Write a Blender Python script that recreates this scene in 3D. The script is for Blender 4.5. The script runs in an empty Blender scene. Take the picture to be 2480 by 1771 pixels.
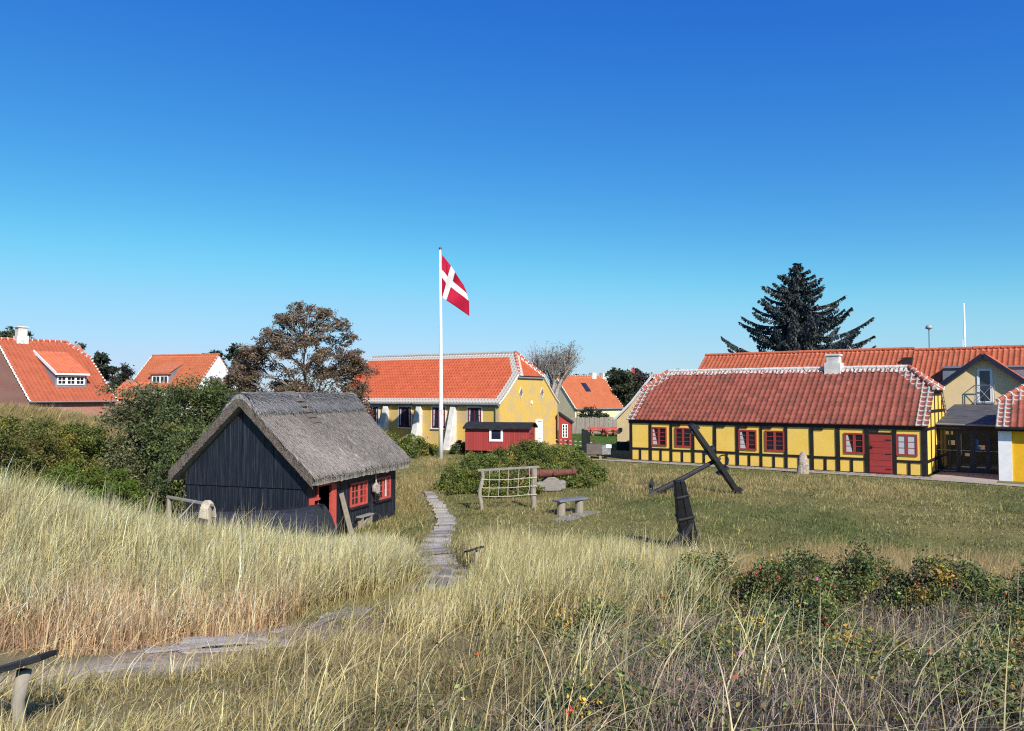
import bpy, bmesh, math, random
import numpy as np
from mathutils import Vector, Matrix

random.seed(7)
R = np.random.default_rng(11)
SC = bpy.context.scene
COL = SC.collection

# ------------------------------------------------------------------ camera, sky, sun
cam_d = bpy.data.cameras.new("camera")
cam = bpy.data.objects.new("camera", cam_d)
COL.objects.link(cam)
cam.location = (0, 0, 4.0)
cam.rotation_euler = (math.radians(90 + 2.139), 0, 0)
cam_d.sensor_width = 36
cam_d.lens = 27.0
cam_d.clip_start = 0.05
cam_d.clip_end = 3000
SC.camera = cam

SUN_EL = math.radians(37)
SUN_AZ = math.atan2(0.44, -0.898)      # compass angle of the sun seen from above, from +Y towards +X
w = bpy.data.worlds.new("World")
SC.world = w
w.use_nodes = True
wn = w.node_tree
sky = wn.nodes.new('ShaderNodeTexSky')
sky.sky_type = 'NISHITA'
sky.sun_disc = False
sky.sun_elevation = SUN_EL
sky.sun_rotation = SUN_AZ
sky.altitude = 0
sky.air_density = 1.0
sky.dust_density = 0.25
sky.ozone_density = 3.0
EXPO = 0.72
hs = wn.nodes.new('ShaderNodeHueSaturation')
hs.inputs['Saturation'].default_value = 1.18
wn.links.new(sky.outputs[0], hs.inputs['Color'])
sp = wn.nodes.new('ShaderNodeSeparateColor'); wn.links.new(hs.outputs[0], sp.inputs[0])
cb = wn.nodes.new('ShaderNodeCombineColor')
def wmath(op, *a):
    n = wn.nodes.new('ShaderNodeMath'); n.operation = op
    for i, x in enumerate(a):
        if isinstance(x, bpy.types.NodeSocket): wn.links.new(x, n.inputs[i])
        else: n.inputs[i].default_value = x
    return n.outputs[0]
# clear deep-blue northern sky: the air of the sky texture graded per channel (gain, gamma, ceiling)
for k, (gain, gam, t0, t1, soft) in enumerate(((.96, 1.50, .11, .43, .08), (1.10, 1.22, .51, .22, .15), (.94, .50, 1.0, 0.0, .12))):
    x = wmath('MULTIPLY', sp.outputs[k], .1305)
    v = wmath('MULTIPLY', wmath('POWER', x, gam), gain)
    x = wmath('MINIMUM', x, 1.05)
    v = wmath('SMOOTH_MIN', v, wmath('ADD', wmath('MULTIPLY', x, t1), t0), soft)
    wn.links.new(wmath('MULTIPLY', v, 1 / (2 ** EXPO * .12)), cb.inputs[k])
wn.links.new(cb.outputs[0], wn.nodes['Background'].inputs['Color'])
wn.nodes['Background'].inputs['Strength'].default_value = 0.12

sun_d = bpy.data.lights.new("sun", 'SUN')
sun_d.energy = 4.0
sun_d.angle = math.radians(0.5)
sun_d.color = (1.0, 0.94, 0.84)
sun = bpy.data.objects.new("sun", sun_d)
COL.objects.link(sun)
sd = Vector((0.44 * math.cos(SUN_EL), -0.898 * math.cos(SUN_EL), math.sin(SUN_EL)))
sun.rotation_euler = sd.to_track_quat('Z', 'Y').to_euler()
sun.location = (20, -30, 40)

SC.view_settings.view_transform = 'Standard'
SC.view_settings.look = 'None'
SC.view_settings.exposure = EXPO
SC.view_settings.gamma = 1
SC.cycles.max_bounces = 6
SC.cycles.use_denoising = False
SC.cycles.pixel_filter_type = 'BLACKMAN_HARRIS'
SC.cycles.filter_width = 1.15
SC.cycles.transparent_max_bounces = 8
SC.cycles.caustics_reflective = False
SC.cycles.caustics_refractive = False

# ------------------------------------------------------------------ material helpers
class Mat:
    def __init__(s, name, rough=0.7, spec=0.3):
        s.m = bpy.data.materials.new(name)
        s.m.use_nodes = True
        s.t = s.m.node_tree
        s.b = s.t.nodes['Principled BSDF']
        s.b.inputs['Roughness'].default_value = rough
        s.b.inputs['Specular IOR Level'].default_value = spec
    def n(s, typ, **kw):
        n = s.t.nodes.new('ShaderNode' + typ)
        for k, v in kw.items():
            if k in n.inputs:
                s.set(n.inputs[k], v)
            else:
                setattr(n, k, v)
        return n
    def set(s, inp, v):
        if isinstance(v, bpy.types.NodeSocket):
            s.t.links.new(v, inp)
        elif isinstance(v, (tuple, list)) and len(v) == 3 and inp.type == 'RGBA':
            inp.default_value = (*v, 1)
        else:
            inp.default_value = v
    def obj(s):
        return s.n('TexCoord').outputs['Object']
    def uv(s):
        return s.n('TexCoord').outputs['UV']
    def scale(s, vec, sc):
        return s.n('Mapping', Vector=vec, Scale=sc).outputs[0]
    def noise(s, vec, scale, detail=3, rough=0.55):
        n = s.n('TexNoise', Vector=vec, Scale=scale, Detail=detail, Roughness=rough)
        return n.outputs['Fac']
    def white(s, vec):
        return s.n('TexWhiteNoise', noise_dimensions='3D', Vector=vec).outputs['Value']
    def math(s, op, a, b=None, c=None):
        n = s.t.nodes.new('ShaderNodeMath'); n.operation = op
        s.set(n.inputs[0], a)
        if b is not None: s.set(n.inputs[1], b)
        if c is not None: s.set(n.inputs[2], c)
        return n.outputs[0]
    def vmath(s, op, a, b=None):
        n = s.t.nodes.new('ShaderNodeVectorMath'); n.operation = op
        s.set(n.inputs[0], a)
        if b is not None: s.set(n.inputs[1], b)
        return n.outputs[0]
    def sep(s, v):
        return s.n('SeparateXYZ', Vector=v).outputs
    def comb(s, x, y, z=0.0):
        return s.n('CombineXYZ', X=x, Y=y, Z=z).outputs[0]
    def rng(s, v, a, b, c=0.0, d=1.0):
        n = s.n('MapRange'); n.clamp = True
        for i, x in enumerate((v, a, b, c, d)): s.set(n.inputs[i], x)
        return n.outputs[0]
    def mix(s, f, a, b, blend='MIX'):
        n = s.t.nodes.new('ShaderNodeMix'); n.data_type = 'RGBA'; n.blend_type = blend
        s.set(n.inputs[0], f); s.set(n.inputs[6], a); s.set(n.inputs[7], b)
        return n.outputs[2]
    def ramp(s, f, stops):
        n = s.t.nodes.new('ShaderNodeValToRGB')
        s.set(n.inputs[0], f)
        e = n.color_ramp.elements
        while len(e) < len(stops): e.new(0.5)
        for i, (p, c) in enumerate(stops):
            e[i].position = p; e[i].color = (*c, 1)
        return n.outputs[0]
    def attr(s, name='Col'):
        return s.n('Attribute', attribute_name=name).outputs
    def bump(s, h, strength=0.3, dist=0.02):
        n = s.n('Bump', Height=h, Strength=strength, Distance=dist)
        s.t.links.new(n.outputs[0], s.b.inputs['Normal'])
    def color(s, c):
        s.set(s.b.inputs['Base Color'], c)
        return s

def plain(name, col, rough=0.7, var=0.2, scale=4.0, spec=0.3, stretch=(1, 1, 1), bump=0.0, metal=0.0):
    m = Mat(name, rough, spec)
    v = m.scale(m.obj(), stretch)
    f = m.noise(v, scale, 5, 0.6)
    a = tuple(c * (1 - var * 1.3) for c in col); b = tuple(min(1, c * (1 + var)) for c in col)
    m.color(m.ramp(f, [(0.3, a), (0.7, b)]))
    m.b.inputs['Metallic'].default_value = metal
    if bump: m.bump(f, bump)
    return m.m

def leafmat(name, transl=0.3, rough=0.55):
    m = Mat(name, rough, 0.25)
    c = m.attr()['Color']
    m.color(c)
    tr = m.n('BsdfTranslucent', Color=c)
    mx = m.n('MixShader'); m.set(mx.inputs[0], transl)
    m.t.links.new(m.b.outputs[0], mx.inputs[1]); m.t.links.new(tr.outputs[0], mx.inputs[2])
    m.t.links.new(mx.outputs[0], m.t.nodes['Material Output'].inputs['Surface'])
    return m.m

def wood(name, col, dark, rough=0.8, axis='z', var=0.5):
    m = Mat(name, rough, 0.2)
    st = {'x': (1.2, 14, 14), 'y': (14, 1.2, 14), 'z': (14, 14, 1.2)}[axis]
    f = m.noise(m.scale(m.obj(), st), 2.2, 6, 0.65)
    g = m.noise(m.obj(), 1.7, 3)
    c = m.ramp(f, [(0.28, dark), (0.5, tuple((a + b) / 2 for a, b in zip(col, dark))), (0.75, col)])
    c = m.mix(m.rng(g, 0.35, 0.7, 0, var), c, tuple(x * 0.55 for x in col))
    m.color(c); m.bump(f, 0.4, 0.01)
    return m.m

def tiles_mat(name, cols, grime, mortar=None, mo=(0, 0, 0), solid=False, gr=0.5, rough=0.75):
    # uv counts tiles; attribute Col = distance to verge or hip, distance to ridge, distance from eave (metres)
    m = Mat(name, rough, 0.25)
    uv = m.uv()
    fl = m.vmath('FLOOR', uv); fr = m.vmath('FRACTION', uv)
    wv = m.white(fl)
    c = m.ramp(wv, [(0.0, cols[0]), (0.45, cols[1]), (1.0, cols[2])])
    o = m.obj()
    n1 = m.noise(o, 0.7, 4, 0.6); n2 = m.noise(o, 9.0, 3, 0.6)
    g = m.math('MULTIPLY', m.rng(n1, 0.42, 0.72), m.rng(n2, 0.3, 0.7, 0.25, 1.0))
    c = m.mix(m.math('MULTIPLY', g, gr), c, grime)
    wv2 = m.white(m.vmath('ADD', fl, (13.7, 4.1, 2.0)))
    c = m.mix(m.math('MULTIPLY', m.math('GREATER_THAN', wv2, 0.9), 0.55 * gr + 0.1), c, grime)
    if mortar:
        at = m.sep(m.attr()['Vector'])
        f = m.sep(fr)
        e = m.math('LESS_THAN', at[0], mo[0]) ; r = m.math('LESS_THAN', at[1], mo[1]); b = m.math('LESS_THAN', at[2], mo[2])
        mask = m.math('MAXIMUM', m.math('MAXIMUM', e, r), b)
        if not solid:
            pat = m.math('MAXIMUM', m.math('LESS_THAN', f[0], 0.30), m.math('LESS_THAN', f[1], 0.22))
            mask = m.math('MULTIPLY', mask, pat)
        mask = m.math('MULTIPLY', mask, m.rng(m.noise(o, 6.0, 4, 0.7), 0.3, 0.42, 0.55, 1.0))
        c = m.mix(mask, c, mortar)
    m.color(c)
    return m.m

# ------------------------------------------------------------------ mesh helpers
def link(name, me, m=None, parent=None):
    o = bpy.data.objects.new(name, me)
    COL.objects.link(o)
    if m is not None and me is not None:
        for x in (m if isinstance(m, (list, tuple)) else [m]): me.materials.append(x)
    if parent is not None: o.parent = parent
    return o

def tag(o, label=None, cat=None, group=None, kind=None):
    if label: o['label'] = label
    if cat: o['category'] = cat
    if group: o['group'] = group
    if kind: o['kind'] = kind
    return o

def empty(name, loc, rotz, label, cat, group=None):
    o = bpy.data.objects.new(name, None)
    COL.objects.link(o)
    o.location = loc; o.rotation_euler = (0, 0, rotz)
    o.empty_display_size = 0.3
    return tag(o, label, cat, group)

def copy_tree(o, parent=None):
    c = o.copy(); COL.objects.link(c); c.parent = parent
    for ch in [x for x in COL.objects if x.parent == o]: copy_tree(ch, c)
    return c

class MB:
    def __init__(s):
        s.v = []; s.f = []; s.mi = []
    def face(s, pts, mi=0):
        i = len(s.v); s.v += [tuple(p) for p in pts]; s.f.append(tuple(range(i, i + len(pts)))); s.mi.append(mi)
    def hexa(s, p, mi=0):
        i = len(s.v); s.v += [tuple(q) for q in p]
        for f in ((0, 3, 2, 1), (4, 5, 6, 7), (0, 1, 5, 4), (1, 2, 6, 5), (2, 3, 7, 6), (3, 0, 4, 7)):
            s.f.append(tuple(i + k for k in f)); s.mi.append(mi)
        return s
    def box(s, x0, x1, y0, y1, z0, z1, mi=0):
        return s.hexa([(x0, y0, z0), (x1, y0, z0), (x1, y1, z0), (x0, y1, z0), (x0, y0, z1), (x1, y0, z1), (x1, y1, z1), (x0, y1, z1)], mi)
    def beam(s, p0, p1, wd, ht, up=(0, 0, 1), w1=None, h1=None, mi=0):
        p0 = Vector(p0); p1 = Vector(p1); d = (p1 - p0).normalized(); up = Vector(up)
        a = d.cross(up)
        if a.length < 1e-4: a = d.cross(Vector((1, 0, 0)))
        a.normalize(); b = a.cross(d).normalized()
        w1 = wd if w1 is None else w1; h1 = ht if h1 is None else h1
        q = []
        for p, ww, hh in ((p0, wd, ht), (p1, w1, h1)):
            q += [p - a * ww / 2 - b * hh / 2, p + a * ww / 2 - b * hh / 2, p + a * ww / 2 + b * hh / 2, p - a * ww / 2 + b * hh / 2]
        return s.hexa(q, mi)
    def tube(s, pts, rad, n=8, cap=True, mi=0):
        pts = [Vector(p) for p in pts]
        if not isinstance(rad, (list, tuple)): rad = [rad] * len(pts)
        i0 = len(s.v); ref = None
        for k, p in enumerate(pts):
            d = (pts[min(k + 1, len(pts) - 1)] - pts[max(k - 1, 0)]).normalized()
            a = d.cross(Vector((0.13, 0.27, 1)) if abs(d.z) < 0.95 else Vector((1, 0.1, 0))).normalized()
            b = a.cross(d)
            for j in range(n):
                t = 2 * math.pi * j / n
                s.v.append(tuple(p + (a * math.cos(t) + b * math.sin(t)) * rad[k]))
        for k in range(len(pts) - 1):
            for j in range(n):
                s.f.append((i0 + k * n + j, i0 + k * n + (j + 1) % n, i0 + (k + 1) * n + (j + 1) % n, i0 + (k + 1) * n + j)); s.mi.append(mi)
        if cap:
            s.f.append(tuple(i0 + j for j in range(n))[::-1]); s.mi.append(mi)
            e = i0 + (len(pts) - 1) * n
            s.f.append(tuple(e + j for j in range(n))); s.mi.append(mi)
        return s
    def prism(s, poly, ext, mi=0):
        n = len(poly); i = len(s.v); ext = Vector(ext)
        s.v += [tuple(p) for p in poly] + [tuple(Vector(p) + ext) for p in poly]
        s.f.append(tuple(range(i, i + n))); s.f.append(tuple(range(i + n, i + 2 * n))[::-1]); s.mi += [mi, mi]
        for k in range(n):
            s.f.append((i + k, i + n + k, i + n + (k + 1) % n, i + (k + 1) % n)[::-1]); s.mi.append(mi)
        return s
    def mesh(s, name, M=None):
        me = bpy.data.meshes.new(name)
        me.from_pydata(s.v, [], s.f)
        me.polygons.foreach_set('material_index', s.mi)
        bm = bmesh.new(); bm.from_mesh(me)
        bmesh.ops.recalc_face_normals(bm, faces=bm.faces)
        if M is not None: bm.transform(M)
        bm.to_mesh(me); bm.free()
        return me
    def build(s, name, m, parent=None, M=None, smooth=False, bevel=0.0, jit=0.0):
        if jit:
            s.v = [tuple(c + random.uniform(-jit, jit) for c in p) for p in s.v]
        me = s.mesh(name, M)
        if smooth: me.shade_smooth()
        o = link(name, me, m, parent)
        if bevel:
            b = o.modifiers.new('bevel', 'BEVEL'); b.width = bevel; b.segments = 2; b.limit_method = 'ANGLE'
        return o

def npmesh(name, V, F, C=None, UV=None):
    me = bpy.data.meshes.new(name)
    k = F.shape[1]
    me.vertices.add(len(V)); me.vertices.foreach_set('co', V.astype(np.float32).ravel())
    me.loops.add(F.size); me.loops.foreach_set('vertex_index', F.astype(np.int32).ravel())
    me.polygons.add(len(F)); me.polygons.foreach_set('loop_start', np.arange(0, F.size, k, dtype=np.int32))
    me.update(calc_edges=True)
    if C is not None:
        a = me.color_attributes.new('Col', 'FLOAT_COLOR', 'POINT')
        if C.shape[1] == 3: C = np.concatenate([C, np.ones((len(C), 1))], 1)
        a.data.foreach_set('color', C.astype(np.float32).ravel())
    if UV is not None:
        u = me.uv_layers.new(name='UVMap')
        u.data.foreach_set('uv', UV[F.ravel()].astype(np.float32).ravel())
    return me

# ------------------------------------------------------------------ terrain
_by = np.array([-400, -30, 0, 3, 5, 8, 11, 14, 17, 20, 24, 2000.])
_bz = np.array([2.4, 2.4, 2.4, 2.28, 1.95, 1.2, .75, .38, .12, 0, 0, 0])
def gz(X, Y):
    X = np.asarray(X, float); Y = np.asarray(Y, float)
    z = sum(np.interp(Y + d, _by, _bz) for d in (-1, -.5, 0, .5, 1)) / 5
    amp = np.interp(X, [-30, -16, -11, -8, -6, -3.8, -2.2], [1.9, 1.85, 1.5, 1.0, .52, .12, 0])
    sg = np.where(Y < 15, 3.1, 3.7)
    z = z + amp * np.exp(-((Y - 15) / sg) ** 2)
    rr = np.sqrt((X + 7.3) ** 2 + (Y - 26) ** 2)
    z = z - 0.4 * np.exp(-(rr / 6.0) ** 4)
    z = z + 3.2 * np.exp(-(((X + 30) / 12) ** 2 + ((Y - 43) / 8.5) ** 2))
    fade = np.clip((34 - Y) / 6, 0, 1)
    z = z + fade * .05 * (np.sin(X * 1.1 + Y * .6) * np.sin(Y * .9 - X * .3) + .6 * np.sin(X * 2.3 - Y * 1.7))
    return z
def g1(x, y): return float(gz(x, y))

PATH = [(-3.5, 32, .20), (-2.6, 28, .22), (-2.15, 26, .24), (-2.1, 23, .28), (-2.0, 20, .36), (-1.7, 18.2, .45), (-1.3, 16, .42),
        (-1.3, 14.2, .36), (-1.75, 13.1, .34), (-2.25, 12.2, .48), (-2.55, 10.4, .46), (-3.3, 9.4, .60), (-3.55, 8.4, .65), (-3.6, 7.2, .75), (-4.6, 6.0, .65)]
def path_d(X, Y):
    """distance to path minus its half width"""
    best = np.full(np.shape(X), 1e9)
    for (x0, y0, w0), (x1, y1, w1) in zip(PATH[:-1], PATH[1:]):
        dx, dy = x1 - x0, y1 - y0; L = dx * dx + dy * dy
        t = np.clip(((X - x0) * dx + (Y - y0) * dy) / L, 0, 1)
        d = np.hypot(X - x0 - t * dx, Y - y0 - t * dy) - (w0 + t * (w1 - w0))
        best = np.minimum(best, d)
    return best
def fbm(X, Y, s=1.0, seed=0):
    r = np.random.default_rng(seed); z = 0; a = 1; tot = 0
    for o in range(4):
        for k in range(3):
            th, ph = r.uniform(0, 6.28, 2); fq = s * 2 ** o * r.uniform(.7, 1.3)
            z = z + a * np.sin(fq * (X * math.cos(th) + Y * math.sin(th)) + ph); tot += a
        a *= .55
    return z / tot * 1.6     # about -1..1

# local frames of the big buildings
TIM = (7.19, 46.9); TIM_R = math.atan2(-.6, .8)
YEL = (-.887, 54.1); YEL_R = math.atan2(-.4985, .867)
HUT = (-10.10, 23.96); HUT_R = math.atan2(-.317, .948); HUT_Z = -.42
def to_local(X, Y, P, r):
    c, s = math.cos(r), math.sin(r)
    return (X - P[0]) * c + (Y - P[1]) * s, -(X - P[0]) * s + (Y - P[1]) * c

def make_ground():
    ys = np.concatenate([np.arange(-60, 0, 10), np.arange(0, 26, .25), np.arange(26, 60, .5), np.arange(60, 100, 2), np.arange(100, 300, 20), np.arange(300, 2001, 170)])
    xs = np.concatenate([-np.arange(2000, 300, -170)[::1], -np.arange(300, 60, -20), np.arange(-60, -24, 2), np.arange(-24, 24, .3), np.arange(24, 60, 2), np.arange(60, 300, 20), np.arange(300, 2001, 170)])
    X, Y = np.meshgrid(xs, ys); Z = gz(X, Y)
    V = np.stack([X.ravel(), Y.ravel(), Z.ravel()], 1)
    nx = len(xs); i = np.arange(len(ys) - 1)[:, None] * nx + np.arange(nx - 1)[None]
    F = np.stack([i, i + 1, i + nx + 1, i + nx], -1).reshape(-1, 4)
    n = fbm(X, Y, .45, 3)
    lawn = np.stack([.17 + .06 * n, .155 + .03 * n, .052 + .015 * n], -1)
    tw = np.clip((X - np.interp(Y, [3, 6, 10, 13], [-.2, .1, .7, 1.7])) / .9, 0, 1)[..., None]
    dune = np.array([.23, .19, .10]) * (1 - tw) + np.array([.05, .04, .028]) * tw  # soil under the rose thicket darkened: shade of the gaps put into the colour
    sand = np.array([.50, .40, .30])
    green = np.array([.07, .14, .025])
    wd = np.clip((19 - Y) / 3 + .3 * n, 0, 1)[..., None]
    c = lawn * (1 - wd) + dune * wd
    wg = (np.clip((Y - 53) / 3, 0, 1) * np.clip((X - 3) / 2, 0, 1) * np.clip((90 - Y) / 5, 0, 1))[..., None]
    c = c * (1 - wg) + green * wg
    pd = path_d(X, Y)
    ws = (np.clip(1 - pd / .3, 0, 1) * np.clip((13.5 - Y) / 2, 0, 1))[..., None]
    c = c * (1 - ws) + sand * (.55 + .45 * np.clip((8.6 - Y) / 1.0, 0, 1))[..., None] * ws  # sand darkened around the planks so that their gaps look shaded
    ws = (np.clip(1 - pd / .2, 0, .45) * np.clip((Y - 11) / 2, 0, 1))[..., None]
    c = c * (1 - ws) + sand * ws * .8
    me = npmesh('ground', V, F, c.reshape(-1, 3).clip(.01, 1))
    me.shade_smooth()
    m = Mat('ground_soil', .95, .1)
    a = m.attr()['Color']
    f = m.noise(m.obj(), 3.0, 6, .7); f2 = m.noise(m.obj(), 38, 3, .6)
    c = m.mix(m.rng(f, .3, .7, 0, .55), a, (.05, .05, .02), 'MULTIPLY')
    c = m.mix(m.rng(f, .35, .75, 0, .4), a, m.mix(.5, a, (.24, .2, .1)))
    c = m.mix(m.rng(f2, .35, .7, .0, .55), c, m.mix(1.0, c, (.42, .40, .36), 'MULTIPLY'))
    m.color(c); m.bump(f2, .4, .03)
    tag(link('ground', me, m.m), kind='structure')
make_ground()

# ------------------------------------------------------------------ shared materials
M = {}
M['tar'] = None
def tar():
    m = Mat('black_tarred_boards', .5, .4)
    f = m.noise(m.scale(m.obj(), (9, 9, .9)), 1.8, 5, .65)
    g = m.noise(m.scale(m.obj(), (26, 26, .5)), 1.0, 4, .7)
    c = m.ramp(f, [(.3, (.005, .007, .012)), (.6, (.012, .016, .026)), (.8, (.034, .042, .062))])
    c = m.mix(m.rng(g, .52, .70, 0, .55), c, (.10, .115, .15))
    m.color(c); m.bump(g, .25, .01)
    return m.m
M['tar'] = tar()
M['tar_wood'] = plain('old_tarred_wood', (.0085, .009, .0115), .6, .5, 6, .4, (1, 1, 1), .4)
M['frame_black'] = plain('black_painted_timber', (.016, .014, .015), .6, .3, 5)
M['red'] = plain('red_paint', (.34, .045, .04), .55, .12, 3)
M['red_bright'] = plain('bright_red_paint', (.52, .085, .065), .5, .1, 3)
M['dark_red'] = plain('dark_red_paint', (.13, .02, .03), .5, .1, 3)
M['white'] = plain('white_paint', (.80, .80, .80), .5, .06, 3)
M['whitewash'] = plain('whitewash', (.62, .60, .565), .8, .2, 2.6, .2, (1, 1, 1), .2)
M['grey_wood'] = wood('weathered_grey_wood', (.38, .345, .30), (.15, .13, .11))
M['grey_wood_x'] = wood('weathered_grey_planks', (.36, .33, .295), (.13, .115, .10), axis='x')
M['post_wood'] = wood('pale_driftwood', (.41, .355, .285), (.17, .14, .11))
M['dark_wood'] = wood('dark_weathered_wood', (.20, .17, .145), (.07, .06, .055), axis='x')
M['felt'] = plain('black_roofing_felt', (.022, .023, .026), .85, .3, 3, .2)
M['greyfelt'] = plain('grey_roofing_felt', (.075, .075, .08), .8, .25, 1.5, .3)
M['zinc'] = plain('grey_zinc', (.20, .225, .265), .5, .15, 1.2, .4)
M['steel'] = plain('galvanised_steel', (.45, .46, .48), .35, .1, 4, .5, metal=.8)
M['navy'] = plain('navy_painted_metal', (.018, .018, .04), .4, .1, 3, .4)
M['cream'] = plain('cream_render', (.80, .62, .34), .85, .06, 1.2, .2)
M['pale_cream'] = plain('pale_cream_render', (.70, .60, .38), .85, .06, 1.2, .2)
M['mortar_grey'] = plain('weathered_mortar', (.56, .52, .48), .9, .25, 6, .2)
M['concrete'] = plain('grey_concrete_edge', (.36, .35, .33), .85, .15, 3)
M['leaf'] = leafmat('leaves')
M['grass'] = leafmat('grass_blades', .35, .5)
M['bark'] = plain('bark', (.14, .115, .095), .9, .4, 8, .2, (1, 1, .3), .6)
M['rust'] = plain('rusty_iron', (.135, .05, .036), .8, .3, 9, .3, (1, 1, 1), .3)
M['iron'] = plain('black_iron', (.02, .02, .024), .55, .4, 8, .4)
M['rope'] = plain('pale_rope', (.46, .41, .33), .9, .2, 20)
M['stone'] = plain('lichen_stone', (.36, .30, .25), .9, .45, 9, .2, (1, 1, 1), .8)
M['curtain'] = plain('white_curtain', (.5, .5, .5), .9, .05, 2)
def glass(name, base=(.012, .014, .018), rough=.08):
    m = Mat(name, rough, .5)
    m.color(m.ramp(m.noise(m.obj(), 1.2, 2), [(.35, base), (.7, tuple(x * 2.2 for x in base))]))
    return m.m
M['glass'] = glass('dark_window_glass')
M['blueglass'] = glass('night_blue_window_glass', (.014, .018, .035), .05)

def yellow_plaster():
    m = Mat('yellow_limewash', .9, .15)
    o = m.obj()
    f = m.noise(o, 1.3, 5, .65); f2 = m.noise(m.scale(o, (4, 4, 9)), 2.0, 5, .7)
    c = m.ramp(f, [(.3, (.82, .53, .095)), (.7, (.88, .60, .14))])
    c = m.mix(m.rng(f2, .58, .74, 0, .5), c, (.56, .38, .13))
    st = m.noise(m.scale(o, (1.6, 1.6, .7)), 1.5, 6, .72); c = m.mix(m.rng(st, .56, .70, 0, .45), c, (.62, .42, .17)); sp = m.noise(o, 22, 2, .5); c = m.mix(m.rng(sp, .70, .76, 0, .6), c, (.42, .28, .10))
    m.color(c); m.bump(f2, .5, .02)
    return m.m
M['yellow'] = yellow_plaster()
M['strong_yellow'] = plain('ochre_yellow_wall', (.80, .44, .02), .85, .08, 2)
def brick(name, b1, b2, mortar, wash=None, wear=None):
    m = Mat(name, .9, .15)
    s = m.sep(m.obj())
    v = m.comb(m.math('ADD', s[0], s[1]), s[2])
    bt = m.n('TexBrick', Vector=v, Scale=1.0)
    bt.inputs['Brick Width'].default_value = .24; bt.inputs['Row Height'].default_value = .075
    bt.inputs['Mortar Size'].default_value = .010; bt.inputs['Bias'].default_value = -.2
    m.set(bt.inputs['Color1'], b1); m.set(bt.inputs['Color2'], b2); m.set(bt.inputs['Mortar'], mortar)
    c = bt.outputs['Color']
    if wash:
        n = m.noise(v, .75, 6, .62); n2 = m.noise(v, 6, 4, .7)
        bare = m.math('MULTIPLY', m.rng(n, .49, .56), m.rng(n2, .3, .5, .35, 1))
        spots = m.rng(m.noise(m.scale(v, (1, 3, 1)), 9, 2, .6), .62, .70, 0, .75)
        wc = m.mix(.22, m.ramp(n2, [(.3, wash[0]), (.7, wash[1])]), c)
        wc = m.mix(spots, wc, wear)
        c = m.mix(m.math('MULTIPLY', bare, .6), wc, wear)
    m.color(c); m.bump(bt.outputs['Fac'], -.3, .01)
    return m.m
M['yellow_brick'] = brick('yellow_washed_brick', (.62, .42, .2), (.5, .33, .17), (.55, .48, .36), ((.68, .46, .075), (.58, .37, .05)), (.47, .36, .25))
M['red_brick'] = brick('red_brick', (.36, .12, .08), (.28, .09, .06), (.40, .33, .28))

M['tile_old'] = tiles_mat('old_red_pantiles', ((.30, .080, .055), (.355, .100, .070), (.41, .122, .087)), (.15, .075, .058), (.54, .51, .48), (.56, .12, 0), gr=.75)
M['tile_new'] = tiles_mat('bright_orange_pantiles', ((.49, .105, .05), (.54, .12, .056), (.58, .135, .064)), (.34, .075, .04), (.46, .43, .40), (.50, .60, .56), True, gr=.2)
M['tile_main'] = tiles_mat('orange_pantiles', ((.44, .115, .058), (.49, .13, .066), (.53, .15, .078)), (.24, .085, .05), gr=.35)
M['tile_left'] = tiles_mat('fresh_orange_pantiles', ((.34, .085, .045), (.38, .096, .050), (.41, .106, .056)), (.27, .085, .05), (.8, .77, .72), (.13, .06, 0), gr=.25)
M['tile_far'] = tiles_mat('light_orange_pantiles', ((.44, .128, .062), (.48, .142, .068), (.51, .155, .076)), (.34, .12, .06), (.8, .77, .72), (.13, .06, 0), gr=.2)
for _n, _c in (('cap_old', (.36, .10, .066)), ('cap_new', (.42, .10, .052)), ('cap_main', (.46, .12, .06)), ('cap_far', (.46, .14, .068))):
    M[_n] = plain(_n.replace('cap_', '') + '_ridge_clay', _c, .75, .2, 5)

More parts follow.
